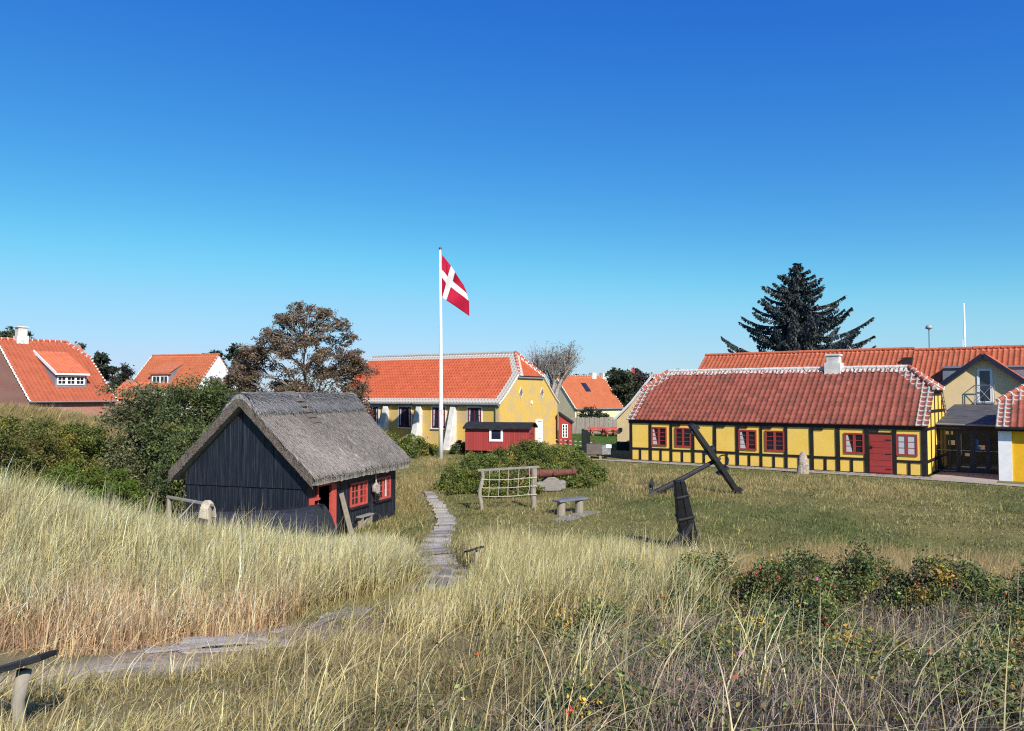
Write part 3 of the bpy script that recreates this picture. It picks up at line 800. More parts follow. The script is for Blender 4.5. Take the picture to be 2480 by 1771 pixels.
# ------------------------------------------------------------------ yellow brick house in the middle
def yellow_house():
    t = empty('brick_house', (*YEL, 0), YEL_R, 'yellow washed brick house with bright orange roof edged in white tiles and three white buttresses', 'house')
    L, W = 15.3, 9.12; x0 = -L
    zR = 7.15; yc = W / 2
    oe = .26
    prof = [(0, 3.36), (.5, 3.66), (1.3, 4.26), (yc + oe, zR)]
    zat = lambda y: float(np.interp(y + oe, [p[0] for p in prof], [p[1] for p in prof]))
    zh = 5.38; yh = 2.62
    g = .1
    pts = [(0, -.2), (W, -.2), (W, zat(0) - g)] + [(W - y, zat(y) - g) for y in (.3, 1.05, 1.8)] + [(W - yh, zh - g), (yh, zh - g)] + [(y, zat(y) - g) for y in (1.8, 1.05, .3)] + [(0, zat(0) - g)]
    b = MB(); b.prism([(x0, y, z) for y, z in pts], (L, 0, 0)); b.build('wall', M['yellow_brick'], t)
    ov = .12; e1 = ov; s = 1.3
    def clip(p, q, ins):
        p = Vector((*p, 0)); q = Vector((*q, 0)); d = (q - p).normalized(); n = Vector((-d.y, d.x, 0))
        if (Vector((*ins, 0)) - p).dot(n) < 0: n = -n
        return (tuple(p), tuple(n))
    c = [clip((e1, yh), (-s, yc), (-8, 0))]
    tile_roof('roof', t, M['tile_new'], (x0 - .1, -oe, 0), (1, 0, 0), (0, 1, 0), L + ov + .1, prof, .27, .36, c, amp=.035, step=.10, sides=(False, True))
    c = [clip((e1, W - yh), (-s, yc), (-8, W))]
    tile_roof('roof', t, M['tile_new'], (e1, W + oe, 0), (-1, 0, 0), (0, -1, 0), L + ov + .1, prof, .27, .34, c, sides=(True, False))
    c = [clip((e1 + .1, yh), (-s, yc), (-.1, yc)), clip((e1 + .1, W - yh), (-s, yc), (-.1, yc))]
    mh = tiles_mat('hip_orange_pantiles', ((.49, .105, .05), (.54, .12, .056), (.58, .135, .064)), (.34, .075, .04), (.78, .75, .7), (.3, 0, 0), False, gr=.25)
    tile_roof('half_hip', t, mh, (e1 + .1, yh, 0), (0, 1, 0), (-1, 0, 0), W - 2 * yh, [(0, zh - .02), (s + .22, zR)], .27, .34, c, sides=(False, False))
    caps('ridge_tiles', t, M['cap_new'], [((e1, yh, zh + .08), (-s, yc, zR + .05)), ((e1, W - yh, zh + .08), (-s, yc, zR + .05))], .13, .4, M['whitewash'])
    caps('ridge_tiles', t, M['concrete'], [((x0, yc, zR + .03), (-s, yc, zR + .03))], .12, .4)
    b = MB(); b.box(x0, .05, -.2, -.02, 3.14, 3.3); b.build('soffit', M['zinc'], t)
    b = MB(); b.tube([(x0, -.29, 3.31), (.05, -.29, 3.28)], .06, 8); b.tube([(-.22, -.29, 3.26), (-.22, -.12, 3.0), (-.22, -.12, 0)], .045, 8); b.build('gutter', M['zinc'], t)
    b = MB(); b.box(.0, .14, yh - .05, W - yh + .05, zh - .2, zh - .06); b.build('hip_fascia', M['zinc'], t)
    # white verge edging on gable, under the tiles
    ys = [-.2, .3, 1.05, 1.8, yh]
    for sgn in (0, 1):
        b = MB()
        for k in range(4):
            a, c2 = ys[k], ys[k + 1]; f = (lambda v: W - v) if sgn else (lambda v: v)
            b.beam((.05, f(a), zat(a) - .1), (.05, f(c2), zat(c2) - .1), .16, .07)
        b.build('verge', M['white'], t)
    for x0w, x1w in ((-12.0, -10.9), (-8.88, -7.75), (-5.76, -4.62), (-2.63, -1.5)):
        window(t, x0w, x1w, 1.5, 3.03, 0, M['dark_red'], M['blueglass'], 2, 3, .07, .03, .05, None,
               [[(.08, .1), (.08, .93), (.2, .93), (.14, .1)], [(.92, .1), (.92, .93), (.8, .93), (.86, .1)]], True, 'window', (.1, M['white']), M['white'])
    for xb in (-10.1, -6.95, -3.87):
        b = MB()
        b.hexa([(xb - .3, -1.05, -.1), (xb + .25, -1.05, -.1), (xb + .25, .05, -.1), (xb - .3, .05, -.1), (xb - .2, -.2, 3.1), (xb + .25, -.2, 3.1), (xb + .25, .05, 3.1), (xb - .2, .05, 3.1)])
        b.build('buttress', M['whitewash'], t, bevel=.03)
    for y in (3.08, 6.43):
        b = MB(); r = .27; q = [(.02, y, 4.1 - r * 1.5), (.02, y + r, 4.1), (.02, y, 4.1 + r * 1.5), (.02, y - r, 4.1)]
        for k in range(4): b.beam(q[k], q[(k + 1) % 4], .05, .05, (1, 0, 0))
        o = b.build('diamond_window', M['whitewash'], t)
        b = MB(); b.prism([(.004, a, z) for _, a, z in q], (.01, 0, 0)); b.build('pane', plain('brown_board', (.20, .15, .12), .8, .3), o)
    b = MB(); b.tube([(-.01, 4.76, 3.38), (.05, 4.76, 3.38)], .14, 16); b.build('round_plaque', M['white'], t)
    b = MB(); b.box(-.01, .09, 5.4, 5.55, 0, 2.05); b.box(-.01, .09, 6.25, 6.4, 0, 2.05); b.box(-.01, .09, 5.55, 6.25, 1.92, 2.05); fr = b.build('door_frame', M['white'], t)
    b = MB(); b.box(-.01, .04, 5.56, 6.24, .02, 1.9); b.build('door', M['white'], fr)
yellow_house()

def porch():
    t = empty('red_porch', (3.72, 61.3, 0), math.radians(-6), 'narrow red wooden lean-to porch with white window beside the yellow brick gable', 'shed')
    b = MB(); b.prism([(0, 0, 0), (1.02, 0, 0), (1.02, 0, 1.72), (0, 0, 2.42)], (0, 2.2, 0)); b.build('wall', M['red'], t)
    b = MB(); b.prism([(-.03, -.12, 2.46), (1.14, -.12, 1.66), (1.14, -.12, 1.76), (-.03, -.12, 2.56)], (0, 2.4, 0)); b.build('roof', M['felt'], t)
    window(t, .27, .72, .55, 1.62, 0, M['white'], M['glass'], 2, 4, .06, .035, .04)
    b = MB(); b.box(.62, .78, -.03, .01, .1, .38); b.build('hatch', M['felt'], t)
porch()

def red_cabin():
    t = empty('red_cabin', (-3.05, 50.2, 0), math.atan2(-.2, .98), 'low red wooden cabin with curved black roof and white framed window behind rose bushes', 'shed')
    L, W = 4.2, 2.3
    b = MB(); b.prism([(0, 0, .35), (0, W, .35), (0, W, 1.82), (0, W * .5, 2.05), (0, 0, 1.82)], (L, 0, 0)); b.build('wall', None, t)
    m = Mat('red_boards', .6, .3); s = m.sep(m.obj()); u = m.math('MULTIPLY', m.math('ADD', s[0], s[1]), 9.0)
    fr = m.math('FRACT', u); nz = m.white(m.comb(m.math('FLOOR', u), 0.0))
    c = m.ramp(nz, [(0, (.30, .04, .037)), (1, (.37, .052, .046))]); c = m.mix(m.math('LESS_THAN', fr, .13), c, (.14, .02, .02)); m.color(c)
    t.children[0].data.materials.append(m.m)
    b = MB(); n = 8; arc = [(-.22 + (W + .44) * k / n, 1.83 + .33 * math.sin(math.pi * k / n)) for k in range(n + 1)]
    b.prism([(-.12, y, z) for y, z in arc] + [(-.12, y, z - .08) for y, z in arc[::-1]], (L + .3, 0, 0)); b.build('roof', M['felt'], t)
    window(t, 1.62, 2.52, .95, 1.85, -.01, M['white'], M['blueglass'], 1, 1, .14, .02, .05, None, None, False)
    b = MB(); b.box(L, L + .05, .35, 1.15, .4, 1.8); d = b.build('door', M['red'], t)
    b = MB(); b.box(L + .05, L + .07, .4, 1.1, .7, .78); b.box(L + .05, L + .07, .4, 1.1, 1.4, 1.48); b.build('hinge', M['iron'], d)
    for x in (.7, 3.5):
        for y in (.25, W - .25):
            b = MB(); b.tube([(x, y - .06, .32), (x, y + .06, .32)], .32, 16); b.build('wheel', M['iron'], t)
red_cabin()

# ------------------------------------------------------------------ houses on the left and far ones
def house_a():
    t = empty('dormer_house', (-32.7, 52, 0), math.atan2(.8, .6), 'orange roofed red brick house at the left edge with a large dormer and white chimney', 'house')
    L, W, zE, zR = 5.75, 11.6, 3.50, 8.0; yc = W / 2; sl = (zR - zE) / (yc + .3)
    zat = lambda y: zE + (y + .3) * sl
    pts = [(0, 0), (W, 0), (W, zat(0) - .1), (W - 3.9, zat(3.9) - .1), (yc, zR - .12), (0, zat(0) - .1)]
    b = MB(); b.prism([(0, y, z) for y, z in pts], (L, 0, 0)); b.build('wall', M['red_brick'], t)
    yh = 4.0; e1 = L + .12; s = 1.0
    def clip(p, q, ins):
        p = Vector((*p, 0)); q = Vector((*q, 0)); d = (q - p).normalized(); n = Vector((-d.y, d.x, 0))
        if (Vector((*ins, 0)) - p).dot(n) < 0: n = -n
        return (tuple(p), tuple(n))
    pr = [(0, zE), (yc + .3, zR)]
    tile_roof('roof', t, M['tile_left'], (-.1, -.3, 0), (1, 0, 0), (0, 1, 0), L + .22, pr, .28, .36, [clip((e1, yh), (L - s, yc), (2, 0))], amp=.035, step=.08)
    tile_roof('roof', t, M['tile_left'], (e1, W + .3, 0), (-1, 0, 0), (0, -1, 0), L + .22, pr, .28, .36, [clip((e1, W - yh), (L - s, yc), (2, W))], amp=.045)
    tile_roof('half_hip', t, M['tile_left'], (e1, yh, 0), (0, 1, 0), (-1, 0, 0), W - 2 * yh, [(0, zat(yh)), (s + .12, zR)], .28, .36, [clip((e1, yh), (L - s, yc), (L - .2, yc)), clip((e1, W - yh), (L - s, yc), (L - .2, yc))])
    caps('ridge_tiles', t, M['cap_new'], [((-.1, yc, zR + .03), (L - s, yc, zR + .03)), ((e1, yh, zat(yh) + .05), (L - s, yc, zR + .04))], .11, .4, M['whitewash'])
    b = MB(); b.box(1.2, 2.0, yc - .45, yc + .35, 7.4, 8.3); b.box(1.3, 1.92, yc - .37, yc + .27, 8.3, 8.9); b.box(1.22, 2.0, yc - .45, yc + .35, 8.9, 9.0)
    b.build('chimney', M['whitewash'], t, bevel=.03)
    # shed dormer
    x0, x1, yf = 2.1, 4.2, 1.05; z0 = zat(yf) - .05; z1 = 5.5; yb = 4.6; zb = zat(yb) + .05
    b = MB(); b.prism([(x0, yf, z0), (x0, yb, zb - .05), (x0, yf, z1)], (x1 - x0, 0, 0)); d = b.build('dormer', M['zinc'], t)
    tile_roof('dormer_roof', d, M['tile_main'], (x0 - .08, yf - .25, 0), (1, 0, 0), (0, 1, 0), x1 - x0 + .16, [(0, z1 + .02), (yb - yf + .25, zb + .02)], .28, .36, amp=.04)
    b = MB(); b.beam((x0 - .09, yf - .27, z1 - .04), (x0 - .09, yb, zb), .06, .2); b.box(x0 - .1, x1 + .1, yf - .3, yf - .24, z1 - .14, z1 - .01); b.build('dormer_verge', M['white'], d)
    wx0, wx1 = 2.2, 4.05
    b = MB(); pz0, pz1 = z0 + .22, z1 - .2; y = yf
    for k in range(3):
        a = wx0 + (wx1 - wx0) * k / 3; c = wx0 + (wx1 - wx0) * (k + 1) / 3; f = .075
        b.box(a, a + f, y - .05, y, pz0, pz1); b.box(c - f, c, y - .05, y, pz0, pz1); b.box(a + f, c - f, y - .05, y, pz0, pz0 + f); b.box(a + f, c - f, y - .05, y, pz1 - f, pz1)
        b.box((a + c) / 2 - .02, (a + c) / 2 + .02, y - .045, y, pz0 + f, pz1 - f); b.box(a + f, c - f, y - .04, y, (pz0 + pz1) / 2 - .02, (pz0 + pz1) / 2 + .02)
    b.build('dormer_window', M['white'], d)
    b = MB(); b.box(wx0 + .03, wx1 - .03, y - .02, y - .004, pz0 + .03, pz1 - .03); b.build('dormer_pane', M['glass'], d)
    b = MB(); b.tube([(-.1, -.36, zE - .02), (L, -.36, zE - .02)], .06, 8); b.build('gutter', M['zinc'], t)
house_a()

def house_b():
    t = empty('white_gable_house', (-29.55, 72, 0), math.atan2(-.3, .95), 'orange roofed house with a plain white gable behind the bushes', 'house')
    L, W, zR = 8.0, 6.2, 7.85; sl = 1.05; zE = zR - 3.35 * sl; yc = 3.1
    b = MB(); b.prism([(-L, 0, 0), (-L, W, 0), (-L, W, zE + .2), (-L, yc, zR - .1), (-L, 0, zE + .2)], (L, 0, 0)); b.build('wall', M['white'], t)
    tile_roof('roof', t, M['tile_far'], (-L - .1, -.25, 0), (1, 0, 0), (0, 1, 0), L + .15, [(0, zE), (yc + .25, zR)], .28, .36, amp=.035, step=.08)
    tile_roof('roof', t, M['tile_far'], (.05, W + .25, 0), (-1, 0, 0), (0, -1, 0), L + .15, [(0, zE), (yc + .25, zR)], .28, .36, amp=.045)
    caps('ridge_tiles', t, M['cap_far'], [((-L, yc, zR + .03), (0, yc, zR + .03))], .1, .4)
    b = MB(); b.prism([(-5.8, .5, 4.9), (-5.8, 2.3, 6.95), (-5.8, .5, 5.95)], (2.3, 0, 0)); d = b.build('dormer', M['zinc'], t)
    b = MB(); b.box(-5.95, -3.4, .3, .55, 5.9, 6.02); b.prism([(-5.9, .3, 6.0), (-5.9, 2.3, 7.0), (-5.9, 2.3, 7.06), (-5.9, .3, 6.08)], (2.45, 0, 0)); b.build('dormer_roof', M['cap_far'], d)
    window(d, -5.6, -3.7, 5.0, 5.8, .5, M['white'], M['glass'], 4, 1, .1, .05, .05, None, None, True, 'dormer_window')
    window(t, 2.2, 3.9, 4.4, 5.3, 0, M['white'], M['glass'], 4, 1, .1, .05, .05, side(0), None, True, 'gable_window')
    # low link building
    t2 = empty('low_house', (-34.6, 66, 0), math.atan2(-.05, 1), 'low orange tile roof showing between the dormer house and the white gabled house', 'house')
    b = MB(); b.prism([(0, 0, 0), (0, 5, 0), (0, 5, 3.7), (0, 2.5, 5.05), (0, 0, 3.7)], (2.3, 0, 0)); b.build('wall', M['red_brick'], t2)
    tile_roof('roof', t2, M['tile_main'], (-.1, -.2, 0), (1, 0, 0), (0, 1, 0), 2.5, [(0, 3.6), (2.7, 5.1)], .3, .36)
    b = MB(); b.box(.2, .9, 2.2, 2.8, 5.0, 5.3); b.build('chimney', M['red_brick'], t2)
house_b()

def house_c():
    k = 1.2   # stands beyond the paling fence
    t = empty('skylight_house', (5.77 * k, 70.4 * k, 4 - (4 - 0) * k + .0), math.atan2(.66, .75), 'cream house with orange roof and a small skylight beyond the paling fence', 'house')
    t.location.z = 0
    L, zE, zR, yc = 6.6 * k, 4 + (2.62 - 4) * k, 4 + (5.74 - 4) * k, 2.55 * k
    sl = (zR - zE) / (yc + .2); W = 2 * yc
    b = MB(); b.prism([(0, 0, -.3), (0, W, -.3), (0, W, zE + .15), (0, yc, zR - .1), (0, 0, zE + .15)], (L, 0, 0)); b.build('wall', M['pale_cream'], t)
    tile_roof('roof', t, M['tile_far'], (-.1, -.2, 0), (1, 0, 0), (0, 1, 0), L + .2, [(0, zE), (yc + .2, zR)], .3, .36, amp=.035, step=.07)
    tile_roof('roof', t, M['tile_far'], (L + .1, W + .2, 0), (-1, 0, 0), (0, -1, 0), L + .2, [(0, zE), (yc + .2, zR)], .3, .36, amp=.045)
    caps('ridge_tiles', t, M['cap_far'], [((-.1, yc, zR + .03), (L + .1, yc, zR + .03))], .1, .4, M['whitewash'])
    for x in (4.85 * k, 6.35 * k):
        b = MB(); b.box(x, x + .7, yc - .3, yc + .3, zR - .3, zR + .45); b.build('chimney', M['whitewash'], t)
    y = 1.55 * k; zz = zE + (y + .2) * sl
    b = MB(); b.prism([(2.8 * k, y - .42, zz - .42 * sl + .02), (2.8 * k, y + .42, zz + .42 * sl + .02), (2.8 * k, y + .36, zz + .42 * sl + .11), (2.8 * k, y - .48, zz - .42 * sl + .11)], (.75, 0, 0)); b.build('skylight', M['blueglass'], t)
    b = MB(); b.tube([(-.1, -.26, zE), (L, -.26, zE)], .06, 8); b.tube([(.25, -.26, zE), (.25, -.1, zE - .3), (.25, -.1, 0)], .05, 6); b.build('gutter', M['zinc'], t)
    window(t, .85 * k, 2.3 * k, .9, 1.95, 0, M['white'], M['glass'], 4, 1, .12, .05)
house_c()

# ------------------------------------------------------------------ thatched hut
HW, HL = 4.30, 5.68
def hut_pt(x, y, z=0.0):
    c, s = math.cos(HUT_R), math.sin(HUT_R)
    return (HUT[0] + x * c - y * s, HUT[1] + x * s + y * c, HUT_Z + z)

def unit_np(n):
    v = R.normal(size=(n, 3)); return v / np.linalg.norm(v, axis=1)[:, None]
def thatch_outer(x):   # height of the outer thatch surface across the hut
    d = abs(x - HW / 2)
    z = 4.30 - .93 * max(0, d - .25) - .30 * min(d, .25) ** 2 / .25
    return z - .05 * math.sin(math.pi * min(1, d / 2.5))
def thatch_inner(x):
    return 4.02 - .93 * abs(x - HW / 2)

def hut():
    t = empty('thatched_hut', (HUT[0], HUT[1], HUT_Z), HUT_R, 'small black tarred wooden hut with a thick grey thatched roof and red windows', 'hut')
    rr = random.Random(3)
    # gable boards
    b = MB(); n = 27; wd = HW / n
    for k in range(n):
        a, c = k * wd, (k + 1) * wd; o = rr.uniform(-.008, .008)
        za, zc = thatch_inner(a) - .02, thatch_inner(c) - .02
        y0 = -.045 + o
        b.hexa([(a + .004, y0, 1.64), (c - .004, y0, 1.64), (c - .004, .02, 1.64), (a + .004, .02, 1.64), (a + .004, y0, za), (c - .004, y0, zc), (c - .004, .02, zc), (a + .004, .02, za)])
        o = rr.uniform(-.006, .006)
        b.box(a + .004, c - .004, o - .008, .03, -.5, 1.66)
    b.build('gable_wall', M['tar'], t)
    b = MB(); b.prism([(0, HL - .03, -.3), (HW, HL - .03, -.3), (HW, HL - .03, thatch_inner(HW) - .02), (HW / 2, HL - .03, 4.0), (0, HL - .03, thatch_inner(0) - .02)], (0, .03, 0)); b.build('back_wall', M['tar'], t)
    b = MB(); n = 36; wd = HL / n; door = (.60, 1.50)
    for k in range(n):
        a, c = k * wd, (k + 1) * wd; o = rr.uniform(-.006, .006)
        zz = 1.64 if door[0] - .02 < (a + c) / 2 < door[1] else -.4
        b.box(HW - .03, HW + o, a + .003, c - .003, zz, 1.98)
        b.box(0, .03, a, c, -.3, 1.98)
    b.box(HW - .02, HW + .07, 0, HL, 1.82, 1.94)
    b.build('side_wall', M['tar'], t)
    b = MB(); b.box(.03, HW - .03, .02, HL - .03, -.12, -.06); b.build('floor', M['tar_wood'], t)
    # red door frame
    b = MB(); b.box(HW - .08, HW + .05, door[0] - .06, door[0], -.1, 1.72); b.box(HW - .08, HW + .05, door[0], door[1], 1.64, 1.72)
    b.build('door_frame', M['red_bright'], t)
    b = MB(); b.box(HW - .02, HW + .07, door[1] - .22, door[1] + .05, -.12, 1.645); b.build('door', M['red_bright'], t)
    b = MB(); b.box(HW, HW + .16, .14, .2, 1.12, 1.34); b.box(HW, HW + .16, .2, .5, 1.28, 1.34); b.build('hatch_frame', M['red_bright'], t)
    for y0, z0, cur in ((2.47, .76, 0), (4.14, .75, 1)):
        cc = [[(.76, .08), (.76, .92), (.93, .92), (.93, .08)]]
        o = window(t, y0, y0 + 1.1, z0, z0 + .78, 0, M['red_bright'], M['glass'], 4, 3, .075, .03, .045, side(HW))
        c = MB(); c.box(y0 + .80, y0 + 1.02, -.024, -.016, z0 + .08, z0 + .70)
        c.build('curtain', M['red'], o, side(HW))
        if cur:
            c = MB(); c.prism([(y0 + .66, -.028, z0 + .08), (y0 + .80, -.028, z0 + .08), (y0 + .78, -.028, z0 + .7), (y0 + .70, -.028, z0 + .7)], (0, .004, 0)); c.prism([(y0 + .12, -.028, z0 + .08), (y0 + .34, -.028, z0 + .08), (y0 + .2, -.028, z0 + .24)], (0, .004, 0))
            c.build('curtain', M['curtain'], o, side(HW))
        s = MB(); s.box(HW, HW + .10, y0 - .06, y0 + 1.16, z0 - .06, z0 - .01); s.build('sill', M['tar'], o)
    # thatch
    ya, yb = -.32, HL + .34
    xo = np.concatenate([np.linspace(-.42, HW / 2, 28), np.linspace(HW / 2, HW + .42, 28)[1:]])
    zo = np.array([thatch_outer(x) for x in xo])
    no = len(xo); xi = np.interp(np.arange(no), [0, 1, no - 2, no - 1], [-.36, -.33, HW + .33, HW + .36]); xi[1:-1] = np.linspace(-.33, HW + .33, no - 2)
    zi = np.array([thatch_inner(x) for x in xi]) + .07; 
    px = np.concatenate([xo, xi[::-1]]); pz = np.concatenate([zo, zi[::-1]]); n = len(px)
    ys = np.linspace(ya, yb, 70)
    V = np.stack([np.tile(px, len(ys)), np.repeat(ys, n), np.tile(pz, len(ys))], 1)
    V[:, 2] += fbm(V[:, 0] * 1.0, V[:, 1] * 1.0, 1.3, 9) * .03 + R.normal(0, .010, len(V))
    e = (np.isin(np.arange(len(V)) // n, (0, len(ys) - 1)))
    V[e, 1] += R.normal(0, .006, e.sum())
    i = np.arange(len(ys) - 1)[:, None] * n + np.arange(n)[None]; j = np.arange(len(ys) - 1)[:, None] * n + (np.arange(n)[None] + 1) % n
    F = np.stack([i, j, j + n, i + n], -1).reshape(-1, 4)
    m = MB(); m.v = [tuple(q) for q in V]; m.f = [tuple(int(k) for k in q) for q in F]
    for base in (0, len(V) - n):
        for k in range(no - 1): m.f.append((base + k, base + k + 1, base + n - 2 - k, base + n - 1 - k))
    m.mi = [0] * (len(m.f) - 2 * (no - 1)) + [1] * (2 * (no - 1))
    th = Mat('reed_thatch', .95, .1)
    o = th.obj(); f = th.noise(th.scale(o, (5, 16, 5)), 2.2, 6, .7); g = th.noise(th.scale(o, (.6, 1.6, .6)), 1.2, 4, .6)
    c = th.ramp(f, [(.3, (.27, .235, .20)), (.5, (.38, .335, .295)), (.72, (.48, .43, .375))])
    c = th.mix(th.rng(g, .42, .72, 0, .5), c, (.42, .36, .28)); th.color(c); th.bump(f, .7, .03)
    roof = m.build('thatch', [th.m, plain('cut_reed_ends', (.15, .125, .105), .95, .5, 30, .1, (1, 1, 1), .8)], t, smooth=False)
    # loose straws lying on the thatch
    def straws(N, ridge):
        if ridge:
            y = R.uniform(ya + .05, yb - .05, N); y = np.where((y > 2.0) & (y < 2.45), y + .6, y)
            d = R.uniform(0, .66, N)
        else:
            y = R.uniform(ya, yb, N); d = R.uniform(.4, 2.55, N)
        sx = R.choice([-1, 1], N, p=[.25, .75]); x = HW / 2 + sx * d
        z = np.array([thatch_outer(q) for q in x]) + (.14 if ridge else .0) + R.uniform(.0, .03, N)
        if ridge: z = z - .0 
        dirx = sx * .73; dz = -.68 * np.ones(N)
        if ridge:
            k = np.clip(d / .4, 0, 1); dirx = sx * (1 - .27 * k); dz = -.68 * k
        dr = np.stack([dirx, R.normal(0, .28 if not ridge else .7, N), dz + R.normal(.03, .09, N)], 1); dr /= np.linalg.norm(dr, axis=1)[:, None]
        L = R.uniform(.10, .30, N); wd = R.uniform(.006, .014, N)
        nr = np.stack([sx * .68, np.zeros(N), np.full(N, .73)], 1); sd2 = np.cross(dr, nr); sd2 /= np.linalg.norm(sd2, axis=1)[:, None]
        P = np.stack([x, y, z], 1)
        q = np.stack([P - sd2 * wd[:, None], P + sd2 * wd[:, None], P + dr * L[:, None] + sd2 * wd[:, None] * .5, P + dr * L[:, None] - sd2 * wd[:, None] * .5], 1).reshape(-1, 3)
        b = R.uniform(.33, .58, N) if not ridge else R.uniform(.24, .60, N)
        base = np.array([1.0, .90, .79]) if not ridge else np.array([.92, .90, .90])
        patch = .8 + .25 * fbm(x, y, 1.0, 4)
        C = np.repeat((b * patch)[:, None] * base, 4, 0)
        return q, np.arange(4 * N).reshape(-1, 4), C
    q, f2, C = straws(26000, False)
    # ragged straw ends along the gable edge and the eave
    def ends(N, edge):
        if edge == 'gable':
            x = R.uniform(-.4, HW + .4, N); k = R.uniform(0, 1, N); zo_ = np.array([thatch_outer(v) for v in x]); zi_ = np.array([thatch_inner(v) for v in x]) + .06
            P = np.stack([x, np.full(N, ya + .03), zi_ + (zo_ - zi_) * k], 1); sg = np.sign(x - HW / 2)
            dr = np.stack([sg * R.uniform(.2, .8, N), -R.uniform(.3, 1.0, N), -R.uniform(.1, .8, N)], 1)
        else:
            k = R.uniform(0, 1, N); P = np.stack([HW + .34 + .06 * k, R.uniform(ya, yb, N), thatch_inner(HW + .36) + .12 + .2 * k], 1)
            dr = np.stack([R.uniform(.6, 1, N), R.normal(0, .25, N), -R.uniform(.2, .8, N)], 1)
        dr /= np.linalg.norm(dr, axis=1)[:, None]; sd2 = np.cross(dr, unit_np(N)); sd2 /= np.linalg.norm(sd2, axis=1)[:, None]; L = R.uniform(.025, .07, N)[:, None] * (1.0 if edge == 'gable' else .6); wd = R.uniform(.005, .010, N)[:, None]
        q = np.stack([P - sd2 * wd, P + sd2 * wd, P + dr * L + sd2 * wd * .6, P + dr * L - sd2 * wd * .6], 1).reshape(-1, 3)
        return q, np.arange(4 * N).reshape(-1, 4), np.repeat(R.uniform(.07, .30, N)[:, None] * np.array([1, .9, .8]), 4, 0)
    q1, f1, C1 = ends(9000, 'gable'); q3, f3, C3 = ends(2500, 'eave')
    q, f2, C = np.concatenate([q, q1, q3]), np.concatenate([f2, f1 + len(q), f3 + len(q) + len(q1)]), np.concatenate([C, C1, C3])
    link('straw', npmesh('straw', q, f2, C.clip(.03, .6)), M['grass'], roof)
    # ridge roll of rough heather
    for a, c in ((ya + .04, 2.02), (2.42, yb - .02)):
        k = 22; d = np.linspace(-.68, .68, k); yy = np.linspace(a, c, max(10, int((c - a) * 14)))
        pr = []
        for s in d:
            x = HW / 2 + s; pr.append((x, thatch_outer(x) + .13 * (1 - (abs(s) / .75) ** 6)))
        pr += [(HW / 2 + v, thatch_outer(HW / 2 + v) - .06) for v in d[::-1]]
        pr = np.array(pr); n = len(pr)
        V = np.stack([np.tile(pr[:, 0], len(yy)), np.repeat(yy, n), np.tile(pr[:, 1], len(yy))], 1) + R.normal(0, .014, (len(yy) * n, 3))
        V[:, 2] += .05 * fbm(V[:, 0], V[:, 1], 2.0, 31)
        i = np.arange(len(yy) - 1)[:, None] * n + np.arange(n)[None]; j = np.arange(len(yy) - 1)[:, None] * n + (np.arange(n)[None] + 1) % n
        mm = MB(); mm.v = [tuple(v) for v in V]; mm.f = [tuple(int(u) for u in f) for f in np.stack([i, j, j + n, i + n], -1).reshape(-1, 4)]
        for base in (0, len(V) - n):
            for q_ in range(k - 1): mm.f.append((base + q_, base + q_ + 1, base + n - 2 - q_, base + n - 1 - q_))
        mm.mi = [0] * len(mm.f)
        rm = Mat('heather_ridge', .95, .1); f = rm.noise(rm.scale(rm.obj(), (7, 9, 7)), 2.4, 6, .75)
        rm.color(rm.ramp(f, [(.3, (.11, .108, .11)), (.5, (.27, .265, .27)), (.72, (.46, .45, .45))])); rm.bump(f, 1.0, .06)
        mm.build('ridge_roll', rm.m, roof)
    q, f2, C = straws(9000, True)
    link('straw', npmesh('straw', q, f2, C.clip(.03, .6)), M['grass'], roof)
    b = MB()
    for k in range(7):
        x = HW / 2 + .05 + k * .155; z = thatch_outer(x) + .14 - .015 * k + (.03 if k < 4 else 0)
        b.beam((x, 2.0, z), (x, 2.5, z), .17, .03, (.68, 0, .73))
    b.build('smoke_hatch', M['dark_wood'], t)
hut()

